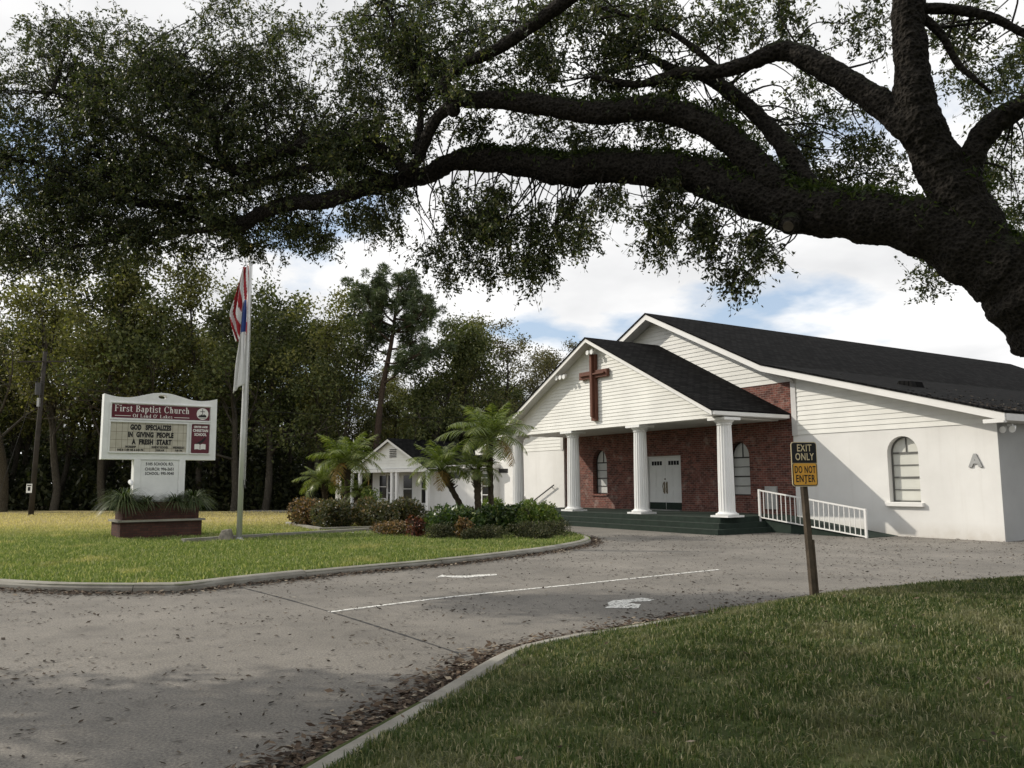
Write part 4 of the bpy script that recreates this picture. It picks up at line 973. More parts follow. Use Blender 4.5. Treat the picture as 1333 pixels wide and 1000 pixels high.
# school panel with open book and quill
sp_ = panel('school_panel', .86, 1.39, 2.46, 3.34, M['maroon'], rad=.04); frame(.85, 1.40, 2.45, 3.35, .025, -.20, -.1605, 'trim', M['panel_white'], SG)
for s_, z_, sz in (('CENTER LAKES', 3.235, .075), ('CHRISTIAN', 3.11, .115), ('SCHOOL', 2.99, .115)): text('lettering', s_, sz, M['glyph_white'], sp_, (1.125, YT, z_), bold=.004, sx=.80 if sz < .1 else .78, extrude=.002)
mb = MB()
for s in (-1, 1):
    mb.add([(1.125 + s * a, YT, b) for a, b in ((.008, 2.56), (.008, 2.72), (.06, 2.745), (.12, 2.74), (.165, 2.73), (.165, 2.575), (.09, 2.585), (.05, 2.58))], [tuple(range(8))])
mb.build('book_drawing', M['glyph_white'], sp_)
mb = MB(); y = YT - .003
mb.add([(1.125 + a, y, 2.72 + b) for a, b in ((-.15, .02), (-.10, .035), (-.05, .08), (.02, .12), (.10, .20), (.155, .235), (.165, .20), (.12, .12), (.06, .06), (-.02, .03), (-.09, .015))], [tuple(range(11))]); mb.build('quill_drawing', M['ink'], sp_)
for s_, z_ in (('5105 SCHOOL RD.', 2.085), ('CHURCH: 996-2651', 1.935), ('SCHOOL: 995-9040', 1.805)): text('lettering', s_, .12, M['ink'], SG, (0, -.1325, z_), bold=.003, sx=.74, extrude=.002, space=1.1)

# arching grass tufts in the planter
def strap_plant(loc, n, L, w, m, label, seed, group=None, rz=0):
    r_ = np.random.default_rng(seed); nb = NB()
    for i in range(n):
        a = r_.uniform(0, 2 * pi); e_ = r_.uniform(.25, 1.35); l = L * r_.uniform(.6, 1.1); k = 5; pts = []; p = np.array([cos(a) * .04, sin(a) * .04, 0.0]); d = np.array([cos(a) * cos(e_), sin(a) * cos(e_), sin(e_)])
        for j in range(k + 1): pts.append(p.copy()); p = p + d * l / k; d = d + np.array([cos(a) * .10, sin(a) * .10, -.44]); d /= np.linalg.norm(d)
        X = np.array([-sin(a), cos(a), 0]) * w / 2
        V = []
        for j, q in enumerate(pts): f = 1 - (j / k) ** 2 * .9; V += [q - X * f, q + X * f]
        F = [[2 * j, 2 * j + 1, 2 * j + 3, 2 * j + 2] for j in range(k)]; nb.add(V, F)
    o = nb.build('grass_plant', m); o.location = loc; return tag(o, label, 'plant', group)
def spt(x, y, z): return (SX - .12 + cos(SA) * x - sin(SA) * y, SY + .02 + sin(SA) * x + cos(SA) * y, .1 + z)
strap_plant(spt(-.98, -.25, .95), 620, 1.0, .024, M['liriope'], 'bushy grass plant spilling over the left end of the brick planter', 1)
strap_plant(spt(-.38, -.33, .95), 260, .62, .022, M['liriope'], 'small dark grass plant left of centre in the brick planter', 2)
strap_plant(spt(.42, -.33, .95), 330, .75, .022, M['liriope'], 'spiky grass plant right of centre in the brick planter', 3)
strap_plant(spt(.95, -.25, .95), 430, .85, .024, M['liriope'], 'grass plant drooping over the right end of the brick planter', 4)
# small white spotlight on the planter rim
sl = empty('sign_spotlight', spt(-.82, -.30, .96), SA, 'small white spotlight on a stem beside the sign pedestal', 'spotlight')
mb = MB(); mb.tube([(0, 0, 0), (0, 0, .55)], .014, 8); mb.build('stem', M['panel_white'], sl)
mb = MB(); mb.loft([[(r * cos(q) , t_, .60 + r * sin(q) + t_ * .5) for q in [2 * pi * i / 12 for i in range(12)]] for r, t_ in ((.03, -.08), (.05, -.04), (.07, .06), (.072, .08))]); mb.build('lamp_head', M['panel_white'], sl)

# ------------------------------------------------------------------ flagpole with two flags, marker stone, walk edging
FPX_, FPY_ = -7.39, 22.66
FP = empty('flagpole', (FPX_, FPY_, .1), 0, 'tall pale metal flagpole standing on the lawn', 'flagpole')
tl = .055                                             # slight lean
mb = MB(); mb.tube([(0, 0, 0), (.02, 0, 3), (.05, 0, 6), (.07, 0, 8.05)], [.074, .070, .056, .042], 20); mb.build('pole', M['alu'], FP, sm=True)
mb = MB(); mb.loft([[(.07 + .10 * sin(t_) * cos(a), .10 * sin(t_) * sin(a), 8.13 - .1 * cos(t_)) for a in [2 * pi * i / 14 for i in range(14)]] for t_ in [.15 + .283 * k for k in range(11)]]); mb.build('ball_finial', M['brass'], FP, sm=True)
mb = MB(); mb.loft([[(r * cos(2 * pi * i / 20), r * sin(2 * pi * i / 20), z) for i in range(20)] for r, z in ((.15, 0), (.15, .02), (.1, .05), (.088, .09))]); mb.build('base_collar', M['galv'], FP)
mb = MB(); mb.box(.085, .12, -.02, .02, 1.42, 1.62); mb.box(.11, .15, -.012, .012, 1.40, 1.44); mb.box(.11, .15, -.012, .012, 1.60, 1.64); mb.build('cleat', M['dark_metal'], FP)
mb = MB(); mb.tube([(.11, -.03, 1.5), (.12, -.04, 4.0), (.125, -.04, 7.9)], .006, 5); mb.tube([(.11, .03, 1.5), (.12, .035, 4.0), (.12, .035, 7.9)], .006, 5); mb.build('halyard', M['soffit'], FP)
# limp flags hang beside the pole in folds
def fold_sheet(x0, z_top, Z, rows, cols, seed, width_f, mats, pick, name, label, parentloc, y0):
    """cloth gathered at the hoist: rows down, folds across; pick(i,j) -> material slot"""
    r_ = np.random.default_rng(seed); V = []; F = []; MI = []
    for i in range(rows + 1):
        t_ = i / rows
        for j in range(cols + 1):
            s = j / cols; wdt = width_f(t_)
            fold = sin(s * 15 + 2.2 * t_ + seed) * .055 * (.35 + s) + sin(s * 6 + seed * 2) * .04
            V.append((x0 - wdt * s + .015 * sin(9 * t_ + s * 5), y0 + fold, z_top - Z * t_ - (.22 + .25 * t_) * s * wdt * 1.6 + .02 * sin(8 * s)))
    for i in range(rows):
        for j in range(cols):
            a = i * (cols + 1) + j; F.append((a, a + 1, a + cols + 2, a + cols + 1)); MI.append(pick(i / rows, j / cols))
    me = bpy.data.meshes.new(name); me.from_pydata(V, [], F); 
    for m_ in mats: me.materials.append(m_)
    me.polygons.foreach_set('material_index', MI)
    o = bpy.data.objects.new(name, me); COL.objects.link(o); o.location = parentloc; smooth(o)
    sdm = o.modifiers.new('cloth_thickness', 'SOLIDIFY'); sdm.thickness = .004
    return tag(o, label, 'flag')
loc = (FPX_ + .06, FPY_ - .11, .1)
def usa(t_, s):
    if t_ < .30 and s < .55: return 2 if not (int(t_ * 60) % 3 == 0 and int(s * 30) % 3 == 0) else 1
    k = int((s * 1.0 + t_ * .42) * 9.5); return 0 if k % 2 == 0 else 1
def usa(t_, s):
    k = int((s * 1.0 + t_ * 1.0 + .06 * sin(7 * s)) * 5.0); return 0 if k % 2 == 0 else 1
fold_sheet(.0, 7.55, 1.95, 48, 30, 1, lambda t_: .12 + .34 * min(1, t_ * 1.7) * (1 - .5 * max(0, t_ - .55) / .45), [M['flag_red'], M['flag_white'], M['flag_blue']], usa, 'striped_flag', 'limp red and white striped flag high on the pole', loc, -.05)
fold_sheet(.02, 6.55, 2.35, 48, 24, 4, lambda t_: .07 + .26 * t_, [M['flag_blue'], M['flag_white']], lambda t_, s: 0 if t_ < .36 and s < .75 else 1, 'white_flag', 'limp white flag with blue corner hanging under the striped flag', loc, -.16)
# low marker stone
MS = (FPX_ - .33, FPY_ - .10, .09)
mb = MB(); mb.add([(-.22, -.14, 0), (.18, -.16, 0), (.2, .16, 0), (-.2, .15, 0), (-.10, -.06, .30), (.12, -.09, .34), (.13, .12, .33), (-.06, .1, .31)], [(0, 3, 2, 1), (4, 5, 6, 7), (0, 1, 5, 4), (1, 2, 6, 5), (2, 3, 7, 6), (3, 0, 4, 7)])
o = mb.build('marker_stone', M['stone'], bevel=.03); o.location = MS; tag(o, 'small grey wedge of stone at the foot of the flagpole', 'stone')
def edging(name, pts, w, h, m, label):
    mb = MB()
    for a, b in zip(pts[:-1], pts[1:]):
        a = Vector(a); b = Vector(b); d = (b - a).normalized(); n_ = Vector((-d.y, d.x, 0)) * w / 2; e_ = d * .0
        mb.add([a - n_, b - n_, b + n_, a + n_] + [p + Vector((0, 0, h)) for p in (a - n_, b - n_, b + n_, a + n_)], [(0, 3, 2, 1), (4, 5, 6, 7), (0, 1, 5, 4), (1, 2, 6, 5), (2, 3, 7, 6), (3, 0, 4, 7)])
    return tag(mb.build(name, m), label, 'edging')
edging('concrete_edging', [(-8.55, 21.75, .10), (-7.62, 22.95, .10), (-5.99, 24.75, .10), (-4.4, 26.5, .10), (-3.1, 28.0, .10)], .16, .12, M['concrete'], 'long straight concrete edging strip running past the flagpole')
edging('bed_edging', [(-8.5, 31.6, .10), (-7.3, 29.2, .10), (-6.2, 27.2, .10), (-4.0, 28.1, .10), (-2.6, 29.2, .10)], .14, .10, M['concrete'], 'pale concrete edging round the front of the left hedge bed')
tag(sheet('footpath', [(-5.4, 25.4), (-3.9, 27.0), (-2.6, 28.6), (-1.2, 27.6), (-3.2, 24.7)], .135, M['concrete']), kind='structure')

# ------------------------------------------------------------------ exit sign on its post
ex = Vector((3.25, 9.18, float(h_right([(3.25, 9.18)])[0])))
ES = empty('exit_sign', ex, radians(12), 'black and yellow traffic sign on a dark square post at the lawn edge', 'sign')
zb = 1.205; zt_ = zb + .475
lean = lambda z: -.045 * z
mb = MB(); mb.loft([[(lean(z) + a * .028, b * .030, z) for a, b in ((-1, -1), (1, -1), (1, 1), (-1, 1))] for z in (-.1, .4, .9, zb + .02)]); mb.build('post', M['wood_post'], ES)
mb = MB(); mb.loft([[(lean(z) + .037 + a * .008, -.02 + b * .022, z) for a, b in ((-1, -1), (1, -1), (1, 1), (-1, 1))] for z in (-.1, .3, .62)]); mb.build('splint', M['wood_post'], ES)
def rr(x0, x1, z0, z1, r):
    c_ = []
    for (xc, zc, a0) in ((x1 - r, z0 + r, -90), (x1 - r, z1 - r, 0), (x0 + r, z1 - r, 90), (x0 + r, z0 + r, 180)): c_ += [(xc + r * cos(radians(a0 + k * 22.5)), zc + r * sin(radians(a0 + k * 22.5))) for k in range(5)]
    return c_
xo = lean(1.55)
fx = lambda p, t: (p[0], t, p[1])
mb = MB(); mb.prism(rr(xo - .155, xo + .155, zb - .01, zt_, .032), fx, -.062, -.056); pl = mb.build('sign_plate', M['cream'], ES)
zm = zb + .245
mb = MB(); mb.prism([(xo - .147, zm), (xo + .147, zm)] + [p for p in rr(xo - .147, xo + .147, zb, zt_ - .008, .026) if p[1] > zm], fx, -.0645, -.0622); mb.build('black_field', M['black'], pl)
mb = MB(); mb.prism(rr(xo - .147, xo + .147, zb - .002, zm - .003, .024), fx, -.0645, -.0622); mb.build('black_border', M['black'], pl)
mb = MB(); mb.prism(rr(xo - .138, xo + .138, zb + .007, zm - .004, .02), fx, -.0665, -.0647); mb.build('yellow_field', M['yellow'], pl)
mb = MB(); mb.prism(rr(xo - .15, xo + .16, zb - .012, zt_ - .004, .03), fx, -.050, -.044); mb.build('backing_plate', M['black'], ES)
for s_, z_, m_, sx_ in (('EXIT', zm + .128, M['cream'], .74), ('ONLY', zm + .032, M['cream'], .72), ('DO NOT', zm - .108, M['ink'], .54), ('ENTER', zm - .205, M['ink'], .66)):
    text('lettering', s_, .108, m_, pl, (xo, -.0685, z_), bold=.0018, sx=sx_, extrude=.0006, space=1.12)
mb = MB()
for z in (zt_ - .03, zb + .028): mb.tube([(xo, -.075, z), (xo, -.066, z)], .008, 8)
mb.build('bolt', M['dark_metal'], ES)

# ------------------------------------------------------------------ utility pole before the woods
UP = empty('utility_pole', (-25.1, 43.6, 0), 0, 'wooden utility pole with crossarm standing against the dark woods', 'utility pole')
H = 8.9
mb = MB(); mb.tube([(0, 0, -.1), (.10, 0, 4), (.24, 0, 8.7)], [.135, .12, .10], 12); mb.build('pole', M['pole_wood'], UP, sm=True)
mb = MB(); mb.box(-1.1, 1.5, -.19, -.12, 8.12, 8.19); mb.build('crossarm', M['pole_wood'], UP)
mb = MB(); mb.tube([(.2, -.32, 6.35), (.2, -.32, 7.0)], .17, 12); mb.build('transformer', M['dark_metal'], UP)
mb = MB(); mb.box(.12, .24, -.3, -.16, 5.75, 6.2); mb.build('meter_box', M['galv'], UP)
mb = MB(); mb.box(-.20, .10, -.215, -.20, 1.25, 1.72); o = mb.build('notice', M['panel_white'], UP)
mb = MB(); mb.box(-.12, .02, -.219, -.216, 1.36, 1.56); mb.box(-.16, .06, -.219, -.216, 1.61, 1.67); mb.build('notice_marking', M['ink'], o)
def wire(a, b, sag, label):
    pts = []
    for i in range(25): t_ = i / 24; p = Vector(a).lerp(Vector(b), t_); p.z -= sag * 4 * t_ * (1 - t_); pts.append(p)
    mb = MB(); mb.tube(pts, .012, 5); tag(mb.build('overhead_wire', M['black']), label, 'wire')
wire((-24.9, 43.4, 7.1), (-1, 50, 5.6), .7, 'thin overhead wire running right from the utility pole past the sign')
wire((-24.9, 43.4, 7.1), (-60, 47, 7.0), .6, 'thin overhead wire running left from the utility pole')
wire((-24.85, 43.5, 8.0), (-27.5, 44.2, .1), 0, 'guy wire slanting down left of the utility pole')

# ------------------------------------------------------------------ shrubs
def shrub(name, x, y, rx, ry, h, n, m, L, W, label, group=None, seed=0, z0=.1, lobes=7, cat='shrub', stems=True):
    r_ = np.random.default_rng(seed + 100); E_ = empty(name, (x, y, z0), r_.uniform(0, 6), label, cat, group)
    C = []
    for k in range(lobes):
        a = r_.uniform(0, 2 * pi); q = r_.uniform(0, .62); cx_, cy_ = cos(a) * q * rx, sin(a) * q * ry
        rr_ = r_.uniform(.42, .62); lh = h * r_.uniform(.72, 1.0)
        d = unit(r_.normal(size=(n // lobes, 3))); rad = r_.uniform(.55, 1.0, (n // lobes, 1)) ** .4
        p = d * rad * np.array([rx * rr_, ry * rr_, lh / 2]) + np.array([cx_, cy_, lh / 2]); C.append(p)
    C = np.concatenate(C) + r_.normal(0, .03, (sum(len(c) for c in C), 3)); C = C[C[:, 2] > .02]
    axis = unit(C - np.array([0, 0, h * .4])) * .8
    V, F = leaves(C, L, W, -.15, .4, axis)
    link('foliage', np_mesh('foliage', V, F), m, E_)
    if stems:
        nb = NB()
        for k in range(8):
            a = r_.uniform(0, 2 * pi); e_ = np.array([cos(a) * rx * .5, sin(a) * ry * .5, h * .75]); pts = np.array([[0.05 * cos(a), .05 * sin(a), -.05], e_ * .5 + np.array([0, 0, .08]), e_])
            V, F, _ = tube_arrays(pts, [.018, .012, .006], 5); nb.add(V, F)
        nb.build('stem', M['wood_bark'], E_)
    return E_
# left bed
shrub('hedge_shrub', -7.2, 29.6, 1.15, .8, 1.05, 3600, M['croton'], .13, .055, 'tan and red leaved shrub at the left end of the far hedge', seed=1)
shrub('hedge_shrub', -8.0, 31.6, .55, .6, .85, 1500, M['croton_dark'], .11, .045, 'small dark shrub at the far left corner of the hedge bed', seed=2)
shrub('hedge_shrub', -6.05, 29.0, 1.2, .85, 1.0, 4000, M['croton_dark'], .13, .055, 'dull green shrub second from the left in the far hedge', seed=3)
shrub('hedge_shrub', -4.85, 29.3, 1.25, .9, 1.08, 4200, M['croton_dark'], .13, .055, 'dark green shrub in the middle of the far hedge', seed=4)
shrub('hedge_shrub', -3.75, 30.0, 1.0, .85, 1.02, 3200, M['croton_dark'], .13, .055, 'dark green shrub at the right end of the far hedge', seed=5)
shrub('hedge_shrub', -5.4, 31.4, .6, .6, 1.35, 1500, M['hedge_lime'], .13, .05, 'lime green shrub rising behind the far hedge below the palm', seed=6)
shrub('hedge_shrub', -6.7, 30.6, 1.0, .7, 1.02, 2200, M['croton_dark'], .12, .05, 'mottled shrub behind the tan one at the left of the far hedge', seed=7)
shrub('hedge_shrub', -5.3, 30.4, 1.0, .7, 1.08, 2200, M['croton'], .12, .05, 'coppery shrub showing between the two dark ones in the far hedge', seed=8)
# right bed (nearer)
shrub('green_shrub', -1.5, 24.3, 1.1, .85, .92, 5000, M['hedge_green'], .14, .06, 'large glossy green shrub at the left of the palm bed', seed=11)
shrub('green_shrub', -.4, 25.1, 1.05, .8, .95, 4200, M['hedge_green'], .14, .06, 'glossy green shrub around the palm trunks', seed=12)
shrub('green_shrub', .2, 25.2, .9, .75, .92, 3200, M['hedge_green'], .13, .055, 'darker shrub between palm trunks and round bush', seed=13)
shrub('yellow_shrub', -.55, 26.6, .8, .6, 1.12, 1700, M['hedge_lime'], .15, .06, 'yellow green shrub showing behind the palm trunks', seed=14)
shrub('yellow_shrub', .5, 27.2, .7, .6, 1.05, 1500, M['hedge_lime'], .15, .06, 'yellow green shrub behind the round bush near the steps', seed=15)
shrub('round_bush', .66, 24.2, .68, .62, 1.02, 4000, M['hedge_lime'], .09, .04, 'round lime green bush at the right of the palm bed', seed=16, lobes=9)
shrub('red_shrub', -2.75, 23.7, .27, .27, .62, 420, M['red_leaf'], .12, .05, 'small dark red leaved plant at the left of the palm bed', seed=17, lobes=4)
shrub('brown_shrub', -1.30, 22.9, .32, .30, .62, 650, M['croton'], .12, .05, 'small brown leaved plant in front of the green shrubs', seed=18, lobes=4)
shrub('low_shrub', -3.5, 24.9, 1.1, .65, .42, 2600, M['croton'], .09, .035, 'low coppery ground cover at the left tip of the palm bed', seed=19)
shrub('low_shrub', -2.6, 25.6, .7, .6, .65, 1200, M['croton_dark'], .11, .045, 'dark shrub behind the red leaved plant', seed=20)
for i, (x, y, rx, h) in enumerate(((-2.05, 23.1, .6, .4), (-.55, 22.6, .6, .45), (.35, 22.7, .65, .5), (1.05, 23.2, .6, .5), (1.25, 24.6, .55, .55), (.7, 22.3, .45, .35), (-1.1, 22.2, .45, .32), (1.2, 25.8, .5, .5))):
    shrub('ground_cover_shrub', x, y, rx, rx * .8, h, 2200, M['juniper'], .06, .022, 'low dark fine leaved ground cover shrub along the front of the palm bed', 'low ground cover shrubs in the palm bed', seed=30 + i)

# ------------------------------------------------------------------ palms
def frond_mesh(L, droop, seed, nl=26, lw=.019):
    r_ = np.random.default_rng(seed); k = 14; pts = []; p = np.zeros(3); d = np.array([cos(.95), 0, sin(.95)])
    for j in range(k + 1): pts.append(p.copy()); p = p + d * L / k; d = d + np.array([.02, 0, -droop / k]) ; d /= np.linalg.norm(d)
    pts = np.array(pts); nb = NB(); V, F, _ = tube_arrays(pts, np.linspace(.014, .003, k + 1), 5); nb.add(V, F)
    T = np.gradient(pts, axis=0); T /= np.linalg.norm(T, axis=1)[:, None]
    for q in range(nl * 2):
        s = .14 + .86 * (q // 2 + r_.uniform(0, .6)) / nl; sd = 1 if q % 2 else -1; f = min(s, .999) * k; i = int(f)
        b = pts[i] + (pts[min(i + 1, k)] - pts[i]) * (f - i); t_ = T[i]; nrm = np.cross(t_, [0, 1, 0]) * -1
        l = L * (.30 * sin(pi * min(1, .18 + s * .80)) + .04) * r_.uniform(.85, 1.1)
        dd = unit(np.array([0, sd, 0]) * .85 + t_ * .62 + nrm * .12 + r_.normal(0, .07, 3)); w_ = unit(np.cross(dd, nrm)) * lw / 2
        m1 = b + dd * l * .5 + np.array([0, 0, -.04 * l]); m2 = b + dd * l + np.array([0, 0, -.32 * l])
        nb.add([b - w_ * .6, b + w_ * .6, m1 + w_, m1 - w_, m2 + w_ * .15, m2 - w_ * .15], [[0, 1, 2, 3], [3, 2, 4, 5]])
    return np.concatenate(nb.V), np.concatenate(nb.F)
FM = []
for i, (L, dr) in enumerate(((1.0, .85), (1.08, 1.55), (1.0, 2.15), (.95, 2.8))):
    V, F = frond_mesh(L, dr, 50 + i); me = np_mesh('frond', V, F); FM.append(me)
FMd = FM[3].copy(); FMd.materials.append(M['palm_dead'])
for me in FM: me.materials.append(M['palm_leaf'])
def palm(x, y, base, topx, topy, H, L, label, seed, nf=30, group=None, tr=.085):
    r_ = np.random.default_rng(seed); E_ = empty('palm_tree', (x, y, base), 0, label, 'palm')
    dx, dy = topx, topy
    P, R = spline([(0, 0, 0), (dx * .25, dy * .25, H * .35), (dx * .68, dy * .68, H * .72), (dx, dy, H)], [tr * 1.15, tr, tr * 1.05, tr * 1.5], 10)
    R = R * (1 + .10 * np.sin(np.arange(len(R)) * 2.4)); nb = NB(); V, F, _ = tube_arrays(P, R, 12, .06); nb.add(V, F)
    # stubs of old leaf bases under the crown
    for k in range(46):
        t_ = r_.uniform(.62, 1.0); i = int(t_ * (len(P) - 1)); a = r_.uniform(0, 2 * pi); c_ = P[i]; e_ = c_ + np.array([cos(a), sin(a), .8]) * tr * r_.uniform(1.3, 2.2)
        V, F, _ = tube_arrays([c_, (c_ + e_) / 2, e_], [.03, .022, .012], 5); nb.add(V, F)
    nb.build('trunk', M['palm_bark'], E_)
    for k in range(nf):
        q = k / nf; v_ = 0 if q < .3 else 1 if q < .65 else 2 if q < .9 else 3
        dead = q > .93
        o = bpy.data.objects.new('dead_frond' if dead else 'frond', FMd if dead else FM[v_]); COL.objects.link(o); o.parent = E_
        o.location = P[-1] + np.array([0, 0, .02 - .10 * q]); az = k * 2.39996 + r_.uniform(-.25, .25)
        el = (.55 - 1.25 * q + r_.uniform(-.12, .12)) * .8; sc = L * r_.uniform(.85, 1.1) * (.85 if q < .12 else 1)
        o.rotation_euler = (r_.uniform(-.25, .25), -el, az); o.scale = (sc,) * 3
    return E_
def palm_px(bx, by_Y, cpx, cpy, L, label, seed, nf=30, tr=.085, cY=None):
    Y = by_Y; b = at(bx, 690, Y); c_ = at(cpx, cpy, cY or Y); palm(b.x, Y, .1, c_.x - b.x, (cY or Y) - Y, c_.z - .1, L, label, seed, nf, tr=tr)
palm_px(640, 25.4, 637, 574, 1.62, 'tallest palm with dark trunk before the church column', 1, 27, .085)
palm_px(612, 25.6, 575, 612, 1.22, 'leaning palm with its trunk tilted to the left', 2, 24, .085, 25.2)
palm_px(623, 24.9, 621, 614, .85, 'short palm between the leaning palm and the tallest palm', 3, 20, .10)
palm_px(452, 32.0, 452, 604, 1.55, 'full palm of broad green crown before the white annex', 4, 30, .11)
palm_px(425, 32.8, 422, 630, 1.25, 'low palm at the far left of the hedge', 5, 22, .10)
palm_px(464, 31.6, 466, 642, .75, 'little palm with a dark bulbous trunk behind the hedge', 6, 22, .13)

# ------------------------------------------------------------------ the great live oak whose limbs cross overhead
OB = Vector((6.9, 8.3, 0)); OB.z = float(h_right([(OB.x, OB.y)])[0])
OAK = empty('live_oak', OB, 0, 'huge old live oak with mossy limbs arching across the drive overhead', 'tree')
def limb_pts(L):
    """(x, y, radius in photo px, metres ahead) -> points relative to the oak"""
    P = []; R = []
    for x, y, r, Y in L: p = at(x, y, Y) - OB; P.append(p); R.append(r * .95 * Y / FPX)
    return P, R
def limb(name, P, R, n=16, sub=8, jit=.05):
    Q, RR = spline(P, R, sub); k = np.arange(len(Q))
    RR = RR * (1 + .05 * np.sin(k * 1.1 + len(Q)) + .04 * np.sin(k * 2.7))
    V, F, _ = tube_arrays(Q, RR, n, jit); mb_ = NB(); mb_.add(V, F)
    o = mb_.build(name, M['oak_bark'], OAK, True)
    if RR[0] > .06:
        md = o.modifiers.new('round', 'SUBSURF'); md.levels = 2; md.render_levels = 2
        for tx, st_ in ((LUMP, .055 * min(1, RR[0] * 3)), (FURROW, .042 * min(1, RR[0] * 4))):
            dm = o.modifiers.new('bark_relief', 'DISPLACE'); dm.texture = tx; dm.strength = st_; dm.texture_coords = 'LOCAL'; dm.mid_level = .5
    SK.append((Q, RR)); return o
SK = []
LUMP = bpy.data.textures.new('limb_lumps', 'CLOUDS'); LUMP.noise_scale = .32; LUMP.noise_depth = 2
FURROW = bpy.data.textures.new('bark_furrows', 'CLOUDS'); FURROW.noise_scale = .06; FURROW.noise_depth = 3
f0 = at(1400, 452, 8.9) - OB
limb('trunk', [(0.25, -.1, -.3), (.15, -.05, .5), (-.05, .1, 1.2), (f0.x + .30, f0.y + .05, f0.z - .75), (f0.x + .12, f0.y, f0.z - .1), tuple(at(1345, 375, 8.9) - OB)], [.85, .62, .54, .52, .50, .46], 24, 8, .06)
mb = MB()
for a in (0.3, 1.5, 2.6, 3.9, 5.1):
    pass
L1 = [(1380, 430, 62, 8.9), (1330, 372, 58, 8.9), (1280, 338, 48, 9.0), (1200, 296, 40, 9.2), (1110, 280, 35, 9.5), (1040, 274, 34, 9.8), (965, 250, 30, 10.1), (900, 227, 26, 10.4), (800, 216, 24, 10.8), (740, 222, 23, 11.0), (690, 214, 20, 11.3), (630, 208, 17, 11.6), (590, 210, 14, 11.9), (555, 228, 13, 12.1), (515, 236, 12, 12.2), (470, 246, 12, 12.3), (420, 262, 12, 12.5), (380, 264, 11, 12.7), (340, 278, 10, 12.9), (308, 294, 11, 13.0), (270, 284, 9, 13.1), (225, 268, 8, 13.2), (175, 262, 6, 13.3), (120, 240, 4.5, 13.4), (60, 215, 3, 13.4), (0, 205, 2, 13.5)]
limb('limb', *limb_pts(L1), n=22)
limb('limb', *limb_pts([(1075, 285, 30, 9.7), (1030, 262, 26, 9.8), (990, 222, 22, 9.9), (945, 178, 20, 10.0), (895, 152, 18, 10.1), (845, 141, 18, 10.2), (780, 147, 17, 10.3), (710, 137, 15, 10.5), (650, 130, 13, 10.7), (600, 128, 12, 10.8), (575, 112, 9, 10.9)]), n=18)
limb('limb', *limb_pts([(605, 126, 10, 10.8), (572, 150, 9, 11.0), (556, 178, 9, 11.2), (545, 206, 8, 11.5), (530, 226, 8, 11.9)]), n=10)
limb('limb', *limb_pts([(1290, 345, 40, 9.0), (1255, 270, 38, 9.0), (1222, 215, 33, 9.0), (1195, 150, 29, 8.9), (1186, 80, 24, 8.8), (1182, 10, 21, 8.7), (1175, -80, 18, 8.5), (1150, -220, 12, 8.2), (1110, -420, 6, 7.8)]), n=20)
limb('limb', *limb_pts([(1195, 175, 22, 8.9), (1150, 138, 20, 9.1), (1105, 108, 18, 9.3), (1060, 82, 17, 9.5), (1018, 66, 15, 9.7), (975, 82, 11, 9.8), (930, 94, 10, 9.9), (880, 96, 8, 10.1), (830, 110, 6, 10.3), (770, 100, 4, 10.5)]), n=14)
limb('limb', *limb_pts([(1255, 268, 24, 9.0), (1262, 215, 19, 8.9), (1285, 170, 18, 8.8), (1335, 135, 16, 8.6), (1420, 90, 13, 8.3), (1560, 0, 9, 7.8)]), n=14)
limb('limb', *limb_pts([(1060, 262, 18, 9.8), (1030, 205, 15, 9.9), (1000, 165, 12, 10.1), (960, 128, 11, 10.3), (920, 100, 10, 10.5), (880, 92, 7, 10.8), (820, 60, 4, 11.2)]), n=12)
limb('limb', *limb_pts([(575, 112, 6, 10.9), (600, 86, 8, 10.6), (650, 62, 9, 10.3), (700, 28, 10, 10.0), (745, -5, 11, 9.7), (830, -60, 13, 9.3), (1000, -160, 15, 8.8), (1165, -150, 15, 8.4)]), n=12)
limb('limb', *limb_pts([(1190, 12, 9, 8.7), (1240, 12, 8, 8.6), (1290, 22, 7, 8.5), (1345, 48, 5, 8.4), (1420, 60, 3, 8.3)]), n=10)
limb('limb', *limb_pts([(1196, 18, 8, 8.7), (1225, 45, 6, 8.7), (1246, 82, 5, 8.7), (1270, 104, 4, 8.6), (1292, 122, 2, 8.6)]), n=8)
limb('limb', *limb_pts([(530, 226, 8, 11.9), (500, 196, 9, 12.0), (450, 178, 9, 12.2), (400, 186, 9, 12.4), (350, 206, 9, 12.6), (310, 222, 9, 12.8), (288, 200, 8, 12.9), (270, 160, 7, 13.0), (248, 128, 6, 13.1), (220, 100, 4, 13.2), (180, 70, 2.5, 13.3)]), n=10)
limb('limb', *limb_pts([(510, 234, 8, 12.2), (450, 216, 7, 12.3), (390, 222, 7, 12.5), (340, 238, 6, 12.7), (290, 252, 5, 12.9), (240, 258, 4, 13.1), (190, 240, 3, 13.3), (120, 200, 2, 13.5)]), n=10)
limb('limb', *limb_pts([(308, 222, 7, 12.8), (260, 205, 5, 13.0), (200, 180, 4, 13.2), (140, 150, 3, 13.4), (70, 120, 2, 13.6)]), n=8)
limb('limb', *limb_pts([(308, 290, 6, 13.0), (260, 300, 5, 13.0), (190, 305, 4, 13.1), (120, 318, 3, 13.2), (60, 330, 2, 13.3)]), n=8)
limb('limb', *limb_pts([(540, 200, 6, 11.5), (548, 150, 5, 11.5), (540, 100, 4, 11.6), (520, 50, 3, 11.6), (500, 0, 2, 11.6)]), n=8)
limb('limb', *limb_pts([(940, 95, 5, 9.9), (900, 60, 5, 10.0), (850, 30, 4, 10.2), (780, 10, 3, 10.4)]), n=8)
